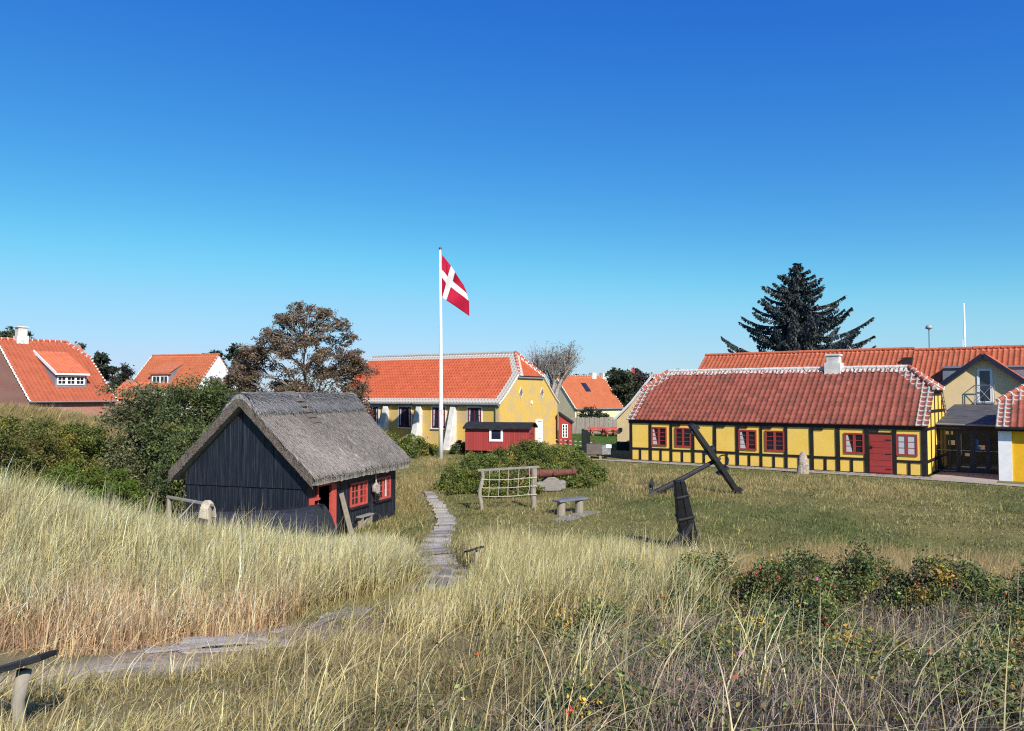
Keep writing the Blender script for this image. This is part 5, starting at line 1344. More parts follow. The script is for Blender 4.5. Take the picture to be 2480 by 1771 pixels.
def walkways():
    rr = random.Random(6)
    # boardwalk: cross planks following the path
    pts = [Vector((x, y, 0)) for x, y, _ in PATH]
    def along(i0, i1, step, half, nm, lab, mat, skip=0.0, tilt=.01, wmul=.70, lift=.03):
        b = MB(); b0 = pts[i0]
        for i in range(i0, i1):
            a, c = pts[i], pts[i + 1]; L = (c - a).length; n = max(1, int(L / step)); d = (c - a).normalized(); nn = Vector((-d.y, d.x, 0))
            for k in range(n):
                if rr.random() < skip: continue
                p = a.lerp(c, (k + .5) / n); h = half(p.y) * rr.uniform(.88, 1.1); ofs = rr.uniform(-.05, .05)
                q = nn * 1.0 + d * rr.uniform(-.06, .06)
                e0 = p + q * (h + ofs); e1 = p - q * (h - ofs)
                z = g1(p.x, p.y) + lift
                e0.z = max(z, g1(e0.x, e0.y) + .012) + rr.uniform(0, .03); e1.z = max(z, g1(e1.x, e1.y) + .012) + rr.uniform(0, .03)
                b.beam(e0 - Vector((b0.x, b0.y, 0)), e1 - Vector((b0.x, b0.y, 0)), L / n * wmul * rr.uniform(.85, 1.0), .04, mi=rr.choice((0, 0, 1, 2)))
        o = b.build(nm, mat, None); o.location = (b0.x, b0.y, 0); tag(o, lab, 'boardwalk')
    gw = [wood('grey_boardwalk', (.46, .42, .38), (.20, .18, .16), axis='z'), wood('grey_boardwalk_dark', (.30, .27, .24), (.12, .105, .095), axis='z'), wood('grey_boardwalk_pale', (.54, .50, .45), (.27, .24, .21), axis='z')]
    along(0, 4, .25, lambda y: float(np.interp(y, [20, 22, 23, 26, 32], [.40, .38, .34, .28, .20])), 'boardwalk', 'curving boardwalk of narrow grey cross planks leading from the hut towards the flagpole', gw, .06, lift=.03)
    along(4, 6, .24, lambda y: .40, 'boardwalk', 'broken boardwalk stretch with grey planks sunk in grass beside the small sign', gw, .12, lift=.025)
    # steps of logs
    t = empty('log_steps', (-1.28, 15.2, 0), 0, 'low wooden steps of logs and boards on the path below the dune', 'steps')
    for k, y in enumerate((17.2, 16.4, 15.4, 14.3, 13.5)):
        x = float(np.interp(y, [12.3, 13.1, 14.2, 16, 18.2], [-2.25, -1.75, -1.3, -1.3, -1.7])) + 1.28; z = g1(x - 1.28, y)
        b = MB(); b.tube([(x - .45, y - 15.2 + .05, z + .02), (x + .62, y - 15.2 - .05, z + .03)], .055, 8); b.build('log', M['grey_wood'], t)
    for k in range(4):
        b = MB(); y0, y1 = 14.4, 16.3; x = -.30 + k * .22
        xs = lambda y: float(np.interp(y, [14.2, 16], [-1.25, -1.3])) + 1.28 + x
        b.beam((xs(y0), y0 - 15.2, g1(-1.25, y0) + .06), (xs(y1), y1 - 15.2, g1(-1.3, y1) + .07), .2, .04); b.build('board', gw[k % 3], t)
    # long weathered planks in the foreground, laid along the path
    def lane(nm, lab, a, c, n, wv, jit):
        t = empty(nm, (a[0], a[1], 0), 0, lab, 'boardwalk'); a = Vector((*a, 0)); c = Vector((*c, 0)); d = (c - a).normalized(); nn = Vector((-d.y, d.x, 0)); gm = gw
        for k in range(n):
            o = nn * ((k - (n - 1) / 2) * wv); s0 = rr.uniform(-jit, jit); s1 = rr.uniform(-jit, jit); LL = (c - a).length
            if rr.random() < .35: s0 += LL * rr.uniform(.3, .5)
            elif rr.random() < .35: s1 -= LL * rr.uniform(.3, .5)
            b = MB(); m = 5; prev = None
            for i in range(m):
                p = a + o + d * s0; q = c + o + d * s1; e = p.lerp(q, i / (m - 1)) + nn * .02 * math.sin(i + k)
                e = Vector((e.x, e.y, g1(e.x, e.y) + .022 + .022 * math.sin(k * 2.1) - .02 * math.sin(i * 1.3 + k)))
                if prev is not None: b.beam(prev - Vector(t.location), e - Vector(t.location), wv * .60, .022)
                prev = e
            b.build('plank', gm[rr.choice((0, 0, 1, 2))], t)
    lane('plank_walk', 'silver grey planks climbing diagonally in the middle of the path', (-2.62, 10.15), (-2.2, 12.45), 6, .17, .3)
    lane('plank_walk', 'worn grey planks half buried in sand on the path before the marram dune', (-4.0, 8.72), (-2.95, 9.5), 6, .20, .35)
    lane('plank_walk', 'sandy buried planks nearest the camera on the left path', (-3.8, 7.1), (-2.9, 7.35), 4, .25, .3)
    # edging at the right of the half-timbered house, gravel path, paving, cobbles
    c, s = math.cos(TIM_R), math.sin(TIM_R)
    def tl(x, y, z=0.0): 
        X, Y = TIM[0] + x * c - y * s, TIM[1] + x * s + y * c
        return (X, Y, g1(X, Y) + z)
    def strip(nm, poly, mat, dz, nx=60):
        b = MB(); ctr = []
        for k in range(nx + 1):
            u = k / nx * (len(poly) - 1); i = min(int(u), len(poly) - 2); f = u - i
            p = [poly[i][0] + (poly[i + 1][0] - poly[i][0]) * f, poly[i][1] + (poly[i + 1][1] - poly[i][1]) * f, poly[i][2] + (poly[i + 1][2] - poly[i][2]) * f]
            j = .06
            ctr.append((tl(p[0], p[1] + random.uniform(-j, j), dz), tl(p[0], p[2] + random.uniform(-j * .3, j * .3), dz)))
        for (a0, b0), (a1, b1) in zip(ctr[:-1], ctr[1:]): b.face([a0, a1, b1, b0])
        o = b.build(nm, mat, None); tag(o, kind='structure'); return o
    gm = Mat('pale_gravel', .95, .1); f = gm.noise(gm.obj(), 14, 4, .7); gm.color(gm.ramp(f, [(.3, (.24, .2, .165)), (.7, (.42, .365, .31))])); gm.bump(f, .5, .03)
    cm = Mat('cobbles', .9, .15); vo = cm.n('TexVoronoi', Vector=cm.obj(), Scale=7.0); cm.color(cm.ramp(vo.outputs['Distance'], [(.0, (.46, .42, .38)), (.45, (.34, .3, .27)), (.7, (.12, .1, .08))])); cm.bump(vo.outputs['Distance'], -.8, .05)
    strip('gravel_path', [(-3.5, -1.6, -.95), (0, -1.45, -.8), (8, -1.35, -.75), (15.5, -1.5, -.9), (18.5, -1.9, -1.0), (22, -2.6, -1.5), (28, -4.4, -3.0)], gm.m, .030)
    strip('cobble_strip', [(-.6, -.8, -.02), (8, -.75, -.02), (16.4, -.85, -.02)], cm.m, .026)
    pm = Mat('paving', .85, .2); bt = pm.n('TexBrick', Vector=pm.obj(), Scale=1.0); bt.inputs['Brick Width'].default_value = .8; bt.inputs['Row Height'].default_value = .8; bt.inputs['Mortar Size'].default_value = .012
    pm.set(bt.inputs['Color1'], (.34, .28, .25)); pm.set(bt.inputs['Color2'], (.38, .31, .27)); pm.set(bt.inputs['Mortar'], (.18, .15, .13)); pm.color(bt.outputs['Color'])
    strip('paving', [(16.2, -1.05, 3.3), (18.97, -1.25, 3.3)], pm.m, .022, 8)
walkways()

# ------------------------------------------------------------------ vegetation helpers
def unit(n, r):
    v = r.normal(size=(n, 3)); return v / np.linalg.norm(v, axis=1)[:, None]
def leaf_quads(c, size, col, r, up=.35, asp=.5):
    n = len(c); nr = unit(n, r); nr[:, 2] += up; nr /= np.linalg.norm(nr, axis=1)[:, None]
    a = np.cross(nr, unit(n, r)); a /= np.linalg.norm(a, axis=1)[:, None] + 1e-9; b = np.cross(nr, a)
    s = size[:, None]
    V = np.stack([c - a * s, c - b * s * asp + nr * s * .15, c + a * s, c + b * s * asp + nr * s * .15], 1).reshape(-1, 3)
    return V, np.arange(4 * n).reshape(-1, 4), np.repeat(col, 4, 0)
def pick(pal, n, r):
    pal = np.array(pal, float); wts = pal[:, 3] / pal[:, 3].sum()
    return pal[r.choice(len(pal), n, p=wts), :3]
def tubes_np(segs, n=5):
    """segs (p0,p1,r0,r1) -> arrays"""
    P0 = np.array([s[0] for s in segs], float); P1 = np.array([s[1] for s in segs], float); r0 = np.array([s[2] for s in segs]); r1 = np.array([s[3] for s in segs])
    d = P1 - P0; d /= np.linalg.norm(d, axis=1)[:, None] + 1e-9
    ref = np.where(np.abs(d[:, 2:3]) < .9, [[0, 0, 1.]], [[1., 0, 0]]); a = np.cross(d, ref); a /= np.linalg.norm(a, axis=1)[:, None]; b = np.cross(d, a)
    t = 2 * np.pi * np.arange(n) / n
    ring = a[:, None] * np.cos(t)[None, :, None] + b[:, None] * np.sin(t)[None, :, None]
    V = np.concatenate([P0[:, None] + ring * r0[:, None, None], P1[:, None] + ring * r1[:, None, None]], 1).reshape(-1, 3)
    k = np.arange(n); f = np.stack([k, (k + 1) % n, n + (k + 1) % n, n + k], 1)
    F = (np.arange(len(segs))[:, None, None] * 2 * n + f[None]).reshape(-1, 4)
    return V, F
def curve_segs(p0, p1, r0, r1, r, n=4, sag=.12, wob=.06):
    p0 = np.array(p0, float); p1 = np.array(p1, float); L = np.linalg.norm(p1 - p0); out = []; prev = p0
    for k in range(1, n + 1):
        t = k / n; q = p0 + (p1 - p0) * t + np.array([0, 0, sag * L * 4 * t * (1 - t) * .5]) + (r.normal(0, wob * L * .5, 3) if k < n else 0)
        out.append((prev, q, r0 + (r1 - r0) * (k - 1) / n, r0 + (r1 - r0) * t)); prev = q
    return out

def shrub(name, lab, group, cat, x, y, rx, ry, h, n, leaf, pal, seed, zlow=0.0, ncl=None, spread=.16, boxy=0.0, bark=None, stems=7, top=1.0, base_dark=None):
    r = np.random.default_rng(seed); z = g1(x, y)
    t = empty(name, (x, y, z), 0, lab, cat, group)
    ncl = ncl or int(40 + 14 * (rx + ry) * h)
    d = unit(ncl, r); d[:, 2] = np.abs(d[:, 2]) * .98 - zlow
    if boxy: d = d * (1 - boxy) + boxy * d / (np.abs(d) ** 4).sum(1)[:, None] ** .25
    rad = np.array([rx, ry, h]); lobes = unit(9, r); lobes[:, 2] = np.abs(lobes[:, 2]); amp = r.uniform(-.26, .12, 9)
    k = 1 + (np.exp((d @ lobes.T - 1) * 7) * amp).sum(1)
    f = r.uniform(.45, 1.0, ncl) ** .55
    cc = d * rad * (k * f)[:, None]; cc[:, 2] = np.maximum(cc[:, 2], .05 * h)
    bright = np.exp(r.normal(0, .22, ncl))[:, None]
    ccol = pick(pal, ncl, r) * bright
    w = f ** 2; ci = r.choice(ncl, n, p=w / w.sum())
    m = (rx + ry + h) / 3
    pos = cc[ci] + r.normal(0, spread * m ** .6 * .55, (n, 3)) * np.array([1, 1, .75])
    pos[:, 2] = np.maximum(pos[:, 2], .02)
    col = (ccol[ci] * .72 + pick(pal, n, r) * .28) * np.exp(r.normal(0, .20, n))[:, None]
    V, F, C = leaf_quads(pos, leaf * r.uniform(.6, 1.25, n), col, r)
    link('foliage', npmesh('foliage', V, F, C.clip(.004, .8)), M['leaf'], t)
    if stems:
        sg = []
        for i in r.choice(ncl, min(ncl, stems * 4), False):
            b = np.array([r.normal(0, rx * .18), r.normal(0, ry * .18), -.1]); sg += curve_segs(b, cc[i] * 1.02, .010 + .010 * h, .006, r, 4, .1, .08)
        V, F = tubes_np(sg, 5); link('stems', npmesh('stems', V, F), bark or M['bark'], t)
    return t

def tree(name, lab, group, x, y, z0, clumps, pal, leaf, n, seed, trunk_r=.2, trunks=((0, 0, .6),), bark=None, sparse=1.0, flat=.5, twigs=0, cat='tree', up=.35, fork=.35):
    """clumps: (dx,dy,z,rx,ry,rz). branches run from the trunks to each clump"""
    r = np.random.default_rng(seed)
    t = empty(name, (x, y, z0), 0, lab, cat, group); cl = np.array(clumps, float); cl[:, 2] -= z0
    vol = cl[:, 3] * cl[:, 4] ** .6 * cl[:, 5] ** .6; ci = r.choice(len(cl), n, p=vol / vol.sum())
    sub = 12; so = unit(len(cl) * sub, r).reshape(len(cl), sub, 3) * (r.uniform(.4, 1.0, (len(cl), sub, 1)))
    si = r.integers(0, sub, n); q = so[ci, si] + r.normal(0, .17, (n, 3))
    pos = cl[ci, :3] + q * cl[ci, 3:6]
    cb = np.exp(r.normal(0, .25, (len(cl), sub)))[ci, si]
    cc = pick(pal, len(cl) * sub, r).reshape(len(cl), sub, 3)[ci, si]
    col = (cc * .65 + pick(pal, n, r) * .35) * (cb * np.exp(r.normal(0, .18, n)))[:, None]
    V, F, C = leaf_quads(pos, leaf * r.uniform(.6, 1.3, n), col, r, up)
    link('crown', npmesh('crown', V, F, C.clip(.003, .8)), M['leaf'], t)
    sg = []; tops = []
    for (tx, ty, ft) in trunks:
        H = (cl[:, 2].max()) * ft; p = [np.array([tx * .3, ty * .3, -.2])]
        for k in range(1, 6): p.append(np.array([tx * (.3 + .7 * k / 5) + r.normal(0, .06), ty * (.3 + .7 * k / 5) + r.normal(0, .06), H * k / 5]))
        for k in range(5): sg.append((p[k], p[k + 1], trunk_r * (1 - .16 * k), trunk_r * (1 - .16 * (k + 1))))
        tops.append(p)
    for c in cl:
        best = None
        for p in tops:
            for k in range(1, 6):
                dz = c[2] - p[k][2]; dd = np.hypot(*(c[:2] - p[k][:2]))
                cost = abs(dz - fork * dd) + .35 * dd
                if best is None or cost < best[0]: best = (cost, p[k], k)
        br = trunk_r * (.42 - .05 * best[2]); sg += curve_segs(best[1], c[:3], max(br, .03), .022, r, 5, .08, .07)
        for s in range(twigs or 5):
            e = c[:3] + so[0, s % sub] * 0 + unit(1, r)[0] * c[3:6] * r.uniform(.6, 1.1); sg += curve_segs(c[:3] - (c[:3] - best[1]) * r.uniform(0, .4), e, .022, .008, r, 3, .05, .08)
    V, F = tubes_np(sg, 6); link('trunk', npmesh('trunk', V, F), bark or M['bark'], t)
    return t

G_ROSE = [(.125, .165, .034, 5), (.165, .195, .042, 4), (.08, .11, .03, 4), (.23, .22, .045, 2.2), (.29, .21, .05, .8)]
G_DARK = [(.095, .125, .042, 5), (.135, .165, .052, 4), (.065, .088, .034, 4), (.20, .205, .075, 1.5)]
G_GREYG = [(.135, .145, .066, 4), (.175, .18, .085, 4), (.095, .105, .055, 3), (.23, .22, .12, 2), (.11, .15, .045, 2)]
G_FRESH = [(.10, .155, .022, 5), (.14, .185, .026, 3), (.07, .11, .02, 3), (.19, .20, .035, 1.2)]
G_AUT = [(.15, .165, .038, 5), (.20, .185, .045, 3), (.10, .12, .032, 4), (.15, .105, .045, 1.2), (.30, .23, .04, .9)]
G_BROWN = [(.175, .118, .078, 5), (.225, .150, .092, 4), (.115, .085, .064, 4), (.13, .12, .058, 2), (.28, .185, .11, 1.6), (.15, .10, .085, 2)]
G_PINE = [(0.025, 0.036, 0.024, 5), (0.036, 0.050, 0.031, 4), (0.053, 0.070, 0.036, 2)]
G_BG = [(0.048, 0.062, 0.031, 5), (0.067, 0.084, 0.039, 4), (0.034, 0.045, 0.028, 3), (0.098, 0.109, 0.050, 1)]

def bushes():
    g = 'green shrubs left of the hut'
    shrub('large_shrub', 'tall dark grey-green shrub with a sheer left side, highest left of the hut', g, 'shrub', -14.9, 31.8, 1.75, 2.2, 4.1, 42000, .062, G_GREYG, 1, spread=.2, stems=12, boxy=.8)
    shrub('large_shrub', 'tall dense green shrub directly behind the left thatch slope of the hut', g, 'shrub', -12.3, 31.6, 2.3, 2.3, 4.45, 46000, .062, G_DARK, 2, spread=.2, stems=10, boxy=.8)
    shrub('large_shrub', 'dark shrub rising behind the hut ridge end next to the brown tree', g, 'shrub', -9.6, 33.0, 2.0, 2.0, 4.1, 22000, .062, G_DARK, 3, spread=.2, boxy=.7)
    shrub('large_shrub', 'dense dark shrub filling the gap below the white gable of the far house', g, 'shrub', -13.0, 34.6, 2.6, 1.6, 4.45, 26000, .065, G_DARK, 14, spread=.2, boxy=.85)
    shrub('shrub', 'open bottom shrub with bare stems beside the left wall of the hut', g, 'shrub', -11.7, 28.0, 1.5, 1.5, 2.9, 18000, .055, G_DARK, 4, spread=.2, stems=12, boxy=.4)
    shrub('shrub', 'fresh green low shrub in front of the sheer tall shrub', g, 'shrub', -15.2, 27.4, 2.1, 1.7, 1.75, 24000, .050, G_FRESH, 5, boxy=.4)
    shrub('shrub', 'yellow-brown autumn shrub on the slope at the left edge', g, 'shrub', -18.8, 29.0, 2.2, 2.2, 2.7, 28000, .052, G_AUT, 6, boxy=.4)
    shrub('shrub', 'dark low shrub between the yellow-brown shrub and the left edge', g, 'shrub', -16.8, 25.6, 1.9, 1.4, 1.3, 15000, .050, G_ROSE, 7)
    shrub('shrub', 'brown-green shrub high on the grassy slope below the dormer house', g, 'shrub', -21.0, 33.0, 2.6, 2.2, 2.75, 26000, .055, G_AUT, 8, boxy=.4)
    shrub('shrub', 'green shrub at the foot of the sheer tall shrub, touching the marram', g, 'shrub', -12.9, 25.4, 1.3, 1.1, 1.35, 12000, .048, G_FRESH, 9)
    shrub('shrub', 'mottled green shrub between the slope and the sheer tall shrub', g, 'shrub', -17.9, 32.4, 1.5, 1.8, 2.9, 18000, .052, G_ROSE, 10, boxy=.4)
    shrub('shrub', 'low green shrub at the far left edge above the marram', g, 'shrub', -19.6, 25.9, 1.9, 1.5, 1.35, 15000, .05, G_FRESH, 12)
    shrub('shrub', 'dull green shrub at the left picture edge in front of the grassy slope', g, 'shrub', -22.9, 31.0, 2.4, 1.8, 2.3, 20000, .055, G_ROSE, 13, boxy=.4)
    g = 'rose bushes around the cannon'
    B = [(-1.9, 32.6, 1.25, 1.8, .95, 'low rose bush at the left front of the thicket beside the path'), (-.1, 31.2, 1.35, 1.5, .85, 'rose bush directly behind the rope net frame'),
         (.3, 34.4, 1.8, 2.0, 1.0, 'yellowing rose bush in the middle of the thicket'), (2.3, 35.2, 1.6, 1.8, .92, 'rose bush behind the cannon barrel'),
         (3.55, 35.8, 1.0, 1.5, .75, 'rose bush at the right tip of the thicket'), (-1.5, 38.5, 1.6, 2.2, 1.25, 'rose bush in front of the left corner of the red cabin'),
         (.7, 41.0, 2.2, 2.4, 1.5, 'rose bush covering the foot of the red cabin'), (3.2, 40.2, 1.6, 2.2, 1.1, 'rose bush in front of the yellow brick gable'), (1.9, 44.0, 1.6, 1.8, 1.25, 'taller rose bush below the white door frame'),
         (3.0, 33.2, .75, .8, .5, 'small rose bush right of the cannon bed')]
    for i, (x, y, rx, ry, h, lab) in enumerate(B):
        shrub('rose_bush', lab, g, 'rose bush', x, y, rx, ry, h, int(4600 * rx * ry ** .6 * h ** .4), .052, G_AUT if i == 2 else G_ROSE, 20 + i, spread=.17, stems=5)
    g = 'bushes below the yellow brick house'
    shrub('rose_bush', 'large rose bush below the leftmost white buttress', g, 'rose bush', -8.2, 48.2, 1.7, 1.8, 2.0, 12000, .06, G_ROSE, 40)
    shrub('rose_bush', 'rose bush sloping down towards the flagpole foot', g, 'rose bush', -6.6, 48.8, 1.4, 1.6, 1.45, 9000, .06, G_ROSE, 41)
    shrub('rose_bush', 'low rose bush just left of the flagpole foot', g, 'rose bush', -5.4, 49.6, .9, 1.3, .95, 5000, .06, G_ROSE, 42)
    shrub('rose_bush', 'small dark bush between the flagpole and the red cabin', g, 'rose bush', -3.5, 51.6, .7, .8, .95, 3500, .055, G_DARK, 43)
    shrub('garden_bush', 'round dark green bush standing behind the paling fence', None, 'bush', 8.6, 80.6, 2.0, 1.3, 2.85, 9000, .10, G_BG, 44, spread=.2)
bushes()

def trees():
    r = np.random.default_rng(50)
    # brown wind-shaped tree behind the hut: silhouette as height -> extent
    zz = [1.6, 2.6, 4.3, 5.3, 6.6, 7.6, 8.6, 9.6, 10.4]; lo = [-4.2, -4.8, -4.6, -4.2, -3.5, -3.0, -2.2, -1.4, -.6]; hi = [3.4, 3.9, 4.0, 4.1, 4.0, 3.5, 3.3, 1.9, .8]
    cl = []
    for k in range(165):
        z = 1.8 + 8.6 * r.random() ** 1.45; a, c = np.interp(z, zz, lo), np.interp(z, zz, hi); xx = r.uniform(a + .3, c - .3) if k % 3 else r.choice([a + .35, c - .35]) + r.normal(0, .2)
        hw = (c - a) / 2; yy = r.uniform(-.8, .8) * hw * math.sqrt(max(.05, 1 - ((xx - (a + c) / 2) / hw) ** 2)) * .8
        q = r.uniform(.7, 1.15) * np.interp(z, [1.6, 6, 10], [1.1, .95, .5]); cl.append((xx, yy, z, q * 1.05, q, q * .68))
    for k in range(7): cl.append((-4.7 + r.normal(0, .35), r.normal(0, .5), r.uniform(4.4, 6.7), .5, .5, .36))
    tree('brown_tree', 'large brown leaved wind-shaped tree behind the hut roof', None, -14.3, 52.5, 0, cl, G_BROWN, .082, 72000, 51, .20, ((-1.0, .2, .55), (.1, 0, .72), (1.3, -.2, .5), (-2.4, .1, .4)), plain('grey_bark', (.20, .175, .155), .9, .3, 6, .2), twigs=6, fork=.5)
    cl = [(r.normal(0, 1.3), r.normal(0, .8), r.uniform(1.5, 4.9), 1.0, .9, .6) for _ in range(20)]
    tree('brown_tree', 'low brown thicket left of the brown tree foot, beside the dark shrub', None, -18.0, 54.5, 0, cl, G_BROWN, .10, 16000, 52, .10, ((-.5, 0, .6), (.5, .2, .6)), twigs=5)
    # pollarded almost bare tree behind the yellow house
    r = np.random.default_rng(55)
    x, y = 3.9, 74; t = empty('bare_tree', (x, y, 0), 0, 'almost bare tree with a knobbly trunk and fine upright twigs behind the yellow brick house', 'tree'); sg = []; tips = []
    for k, (dx, z) in enumerate(((-1.2, 5.9), (-.4, 6.6), (.4, 6.3), (1.2, 6.0), (.1, 5.6), (-1.5, 6.6), (1.6, 6.8))):
        p0 = np.array([r.normal(0, .1), 0, 0]); p1 = np.array([dx * .3 + r.normal(0, .1), r.normal(0, .3), 4.2]); p2 = np.array([dx, r.normal(0, .6), z])
        sg += curve_segs(p0, p1, .24, .20, r, 3, 0, .03) + curve_segs(p1, p2, .19, .11, r, 3, .05, .05)
        for j in range(46):
            b = p2 - (p2 - p1) * r.uniform(0, .7); a = r.normal(0, .45); e = b + np.array([dx * r.uniform(.1, .75) + a * 1.1, r.normal(0, .6), r.uniform(1.1, 3.1) * (1 - .22 * abs(a))])
            s2 = curve_segs(b, e, .035, .014, r, 3, .03, .06); sg += s2; tips.append(e)
            for i in range(2):
                q = b + (e - b) * r.uniform(.3, .8); e2 = q + np.array([r.normal(0, .35), r.normal(0, .35), r.uniform(.3, .8)]); sg.append((q, e2, .016, .009)); tips.append(e2)
    V, F = tubes_np(sg, 5); link('trunk', npmesh('trunk', V, F), plain('pale_grey_bark', (.34, .30, .275), .9, .3, 6, .2), t)
    tips = np.array(tips); n = 2600; ti = r.integers(0, len(tips), n); pos = tips[ti] + r.normal(0, .18, (n, 3)); keep = pos[:, 0] > -1.3 + r.normal(0, .6, n); pos = pos[keep]; n = len(pos)
    V, F, C = leaf_quads(pos, .085 * r.uniform(.6, 1.2, n), pick([(.11, .11, .085, 2), (.17, .15, .125, 2)], n, r), r); link('crown', npmesh('crown', V, F, C), M['leaf'], t)
    # spruce
    r = np.random.default_rng(60)
    x, y = 28.0, 75; t = empty('spruce_tree', (x, y, 0), 0, 'tall blue-black spruce with drooping branches towering over the hall roof', 'tree')
    sg = [((0, 0, 0), (0, 0, 10), .38, .24), ((0, 0, 10), (.05, 0, 16.9), .24, .03)]; P = []; D = []; Sz = []
    z = 16.75; k = 0
    while z > 6.3:
        Lm = np.interp(z, [6, 8.5, 10, 12, 14, 15.6, 16.8], [7.2, 7.0, 6.3, 4.8, 3.3, 1.5, .25]); nb = 6 if k % 2 else 5
        for j in range(nb):
            az = 2 * math.pi * (j / nb) + k * .9 + r.normal(0, .25); L = Lm * r.choice([r.uniform(.5, .8), r.uniform(.8, 1.08)], p=[.5, .5])
            ca, sa = math.cos(az), math.sin(az); prev = np.array([0, 0, z]); m = 9; tilt = r.normal(.10, .07); path = [prev]
            for i in range(1, m + 1):
                s = i / m; h = L * (tilt * s - .10 * math.sin(math.pi * s * .9) + .12 * s ** 3.0)
                path.append(np.array([ca * L * s, sa * L * s, z + h]))
            for i in range(m): sg.append((path[i], path[i + 1], .05 * (1 - i / m) + .012, .05 * (1 - (i + 1) / m) + .010))
            nn = int(34 * L) + 10
            for _ in range(nn):
                s = r.uniform(.06, 1.0) ** .8; i = min(m - 1, int(s * m)); f = s * m - i; q = path[i] * (1 - f) + path[i + 1] * f
                wside = r.choice([-1, 1]) * r.uniform(.05, 1) * (.16 * L * (1 - s) ** .7 + .12); q = q + np.array([-sa * wside, ca * wside, -abs(wside) * .25])
                ln = r.uniform(.22, .55) * (1.15 - .5 * s); dr = np.array([ca * .45 - sa * wside * .5, sa * .45 + ca * wside * .5, -.75 + r.normal(0, .25)]); dr /= np.linalg.norm(dr)
                P.append(q); D.append(dr); Sz.append(ln)
                if r.random() < .5: P.append(q); D.append(np.array([ca * .9 - sa * np.sign(wside) * .5, sa * .9 + ca * np.sign(wside) * .5, .12])); Sz.append(ln * .8)
        z -= r.uniform(.36, .56); k += 1
    P, D, Sz = np.array(P), np.array(D), np.array(Sz); n = len(P); sd_ = np.cross(D, unit(n, r)); sd_ /= np.linalg.norm(sd_, axis=1)[:, None]; wv = (.055 + .03 * r.random(n))[:, None]
    q = np.stack([P - sd_ * wv * .7, P + sd_ * wv * .7, P + D * Sz[:, None] * .6 + sd_ * wv, P + D * Sz[:, None], P + D * Sz[:, None] * .6 - sd_ * wv], 1)
    V = q.reshape(-1, 3); base = np.arange(n)[:, None] * 5
    F = np.concatenate([base + np.array([[0, 1, 2, 4]]), base + np.array([[4, 2, 3, 3]])]); F = (base + np.array([[0, 1, 2, 4]]));
    V2 = np.stack([q[:, 4], q[:, 2], q[:, 3], q[:, 3] + .001], 1).reshape(-1, 3)
    C = np.repeat(pick([(.046, .062, .068, 4), (.062, .080, .084, 3), (.080, .096, .090, 2), (.13, .105, .085, .4)], n, r) * np.exp(r.normal(0, .1, n))[:, None], 5, 0)
    C2 = np.repeat(C.reshape(n, 5, 3)[:, 3], 4, 0).reshape(-1, 3)
    VV = np.concatenate([V, V2]); FF = np.concatenate([F, np.arange(4 * n).reshape(-1, 4) + len(V)]); CC = np.concatenate([C, C2])
    link('crown', npmesh('crown', VV, FF, CC), M['leaf'], t)
    V, F = tubes_np(sg, 6); link('trunk', npmesh('trunk', V, F), M['bark'], t)
    # trees beyond the houses
    g = 'background trees beyond the roofs'
    def bgtree(name, lab, x, y, top, rx, pal, seed, n=6000, leaf=.17, low=1.5, airy=False, ncl=26, flat=.55):
        r = np.random.default_rng(seed); cl = []
        for _ in range(ncl):
            u = unit(1, r)[0] * r.uniform(.35, 1.0) ** .5; cz = (top + low) / 2; cl.append((u[0] * rx * .85, u[1] * rx * .7, cz + u[2] * (top - low) / 2 * .88, rx * r.uniform(.24, .42), rx * .34, rx * r.uniform(.18, .34)))
        tree(name, lab, g, x, y, 0, cl, pal, leaf, int(n * 1.9), seed, .22, ((0, 0, .7), (.5, .2, .6)), twigs=4 if airy else 2)
    bgtree('dark_tree', 'dense dark round tree behind the white gabled house', -34.6, 93, 10.3, 3.4, G_PINE, 71, 9000, .18)
    bgtree('pine_tree', 'dark pine with a loose crown between the two left houses', -51.5, 97, 9.2, 2.6, G_PINE, 72, 4500, .2)
    bgtree('thin_tree', 'thin brownish half-bare tree above the half-hip of the dormer house', -52.0, 91, 10.9, 2.4, [(.10, .09, .065, 3), (.07, .075, .05, 3), (.14, .11, .08, 2)], 73, 2600, .13, 3, True, 22)
    bgtree('dark_tree', 'dark tree peeping over the roof at the far left edge', -64.0, 98, 13.0, 3.4, G_BG, 74, 6000, .2)
    bgtree('hedge_tree', 'low brownish tree left of the white gabled house roof', -47.0, 92, 6.9, 3.4, [(.06, .055, .04, 3), (.08, .07, .05, 2), (.045, .05, .03, 3)], 75, 7000, .15, .5)
    bgtree('pine_tree', 'dark low pine directly left of the white gabled house roof', -42.5, 95, 7.9, 2.6, G_PINE, 76, 5500, .18, .5)
    bgtree('hedge_tree', 'dark tree closing the gap behind the low orange roof', -44.5, 99, 7.0, 3.2, G_BG, 77, 6000, .2, .5)
    bgtree('round_tree', 'broad dark green tree right of the skylight house', 12.6, 92, 7.6, 3.3, G_BG, 81, 11000, .16, .4, False, 34)
    bgtree('round_tree', 'purplish brown tree behind the broad dark green tree', 16.4, 97, 7.5, 2.8, [(.06, .05, .05, 3), (.085, .065, .055, 2), (.045, .045, .035, 2)], 82, 8000, .15, .4)
    bgtree('round_tree', 'brown topped tree just left of the hall roof', 20.6, 98, 7.6, 3.0, [(.055, .05, .04, 3), (.08, .065, .05, 2), (.045, .05, .03, 3)], 83, 8000, .15, .4)
    bgtree('thin_tree', 'small thin tree top showing above the skylight house ridge', 9.2, 99, 7.2, 1.6, G_BG, 84, 2500, .14, 2, True, 16)
    bgtree('thin_tree', 'dark tree top peeping over the white tiled ridge left of the flagpole', -9.2, 84, 8.6, 2.2, G_BG, 85, 3000, .15, 3, True, 16)
trees()

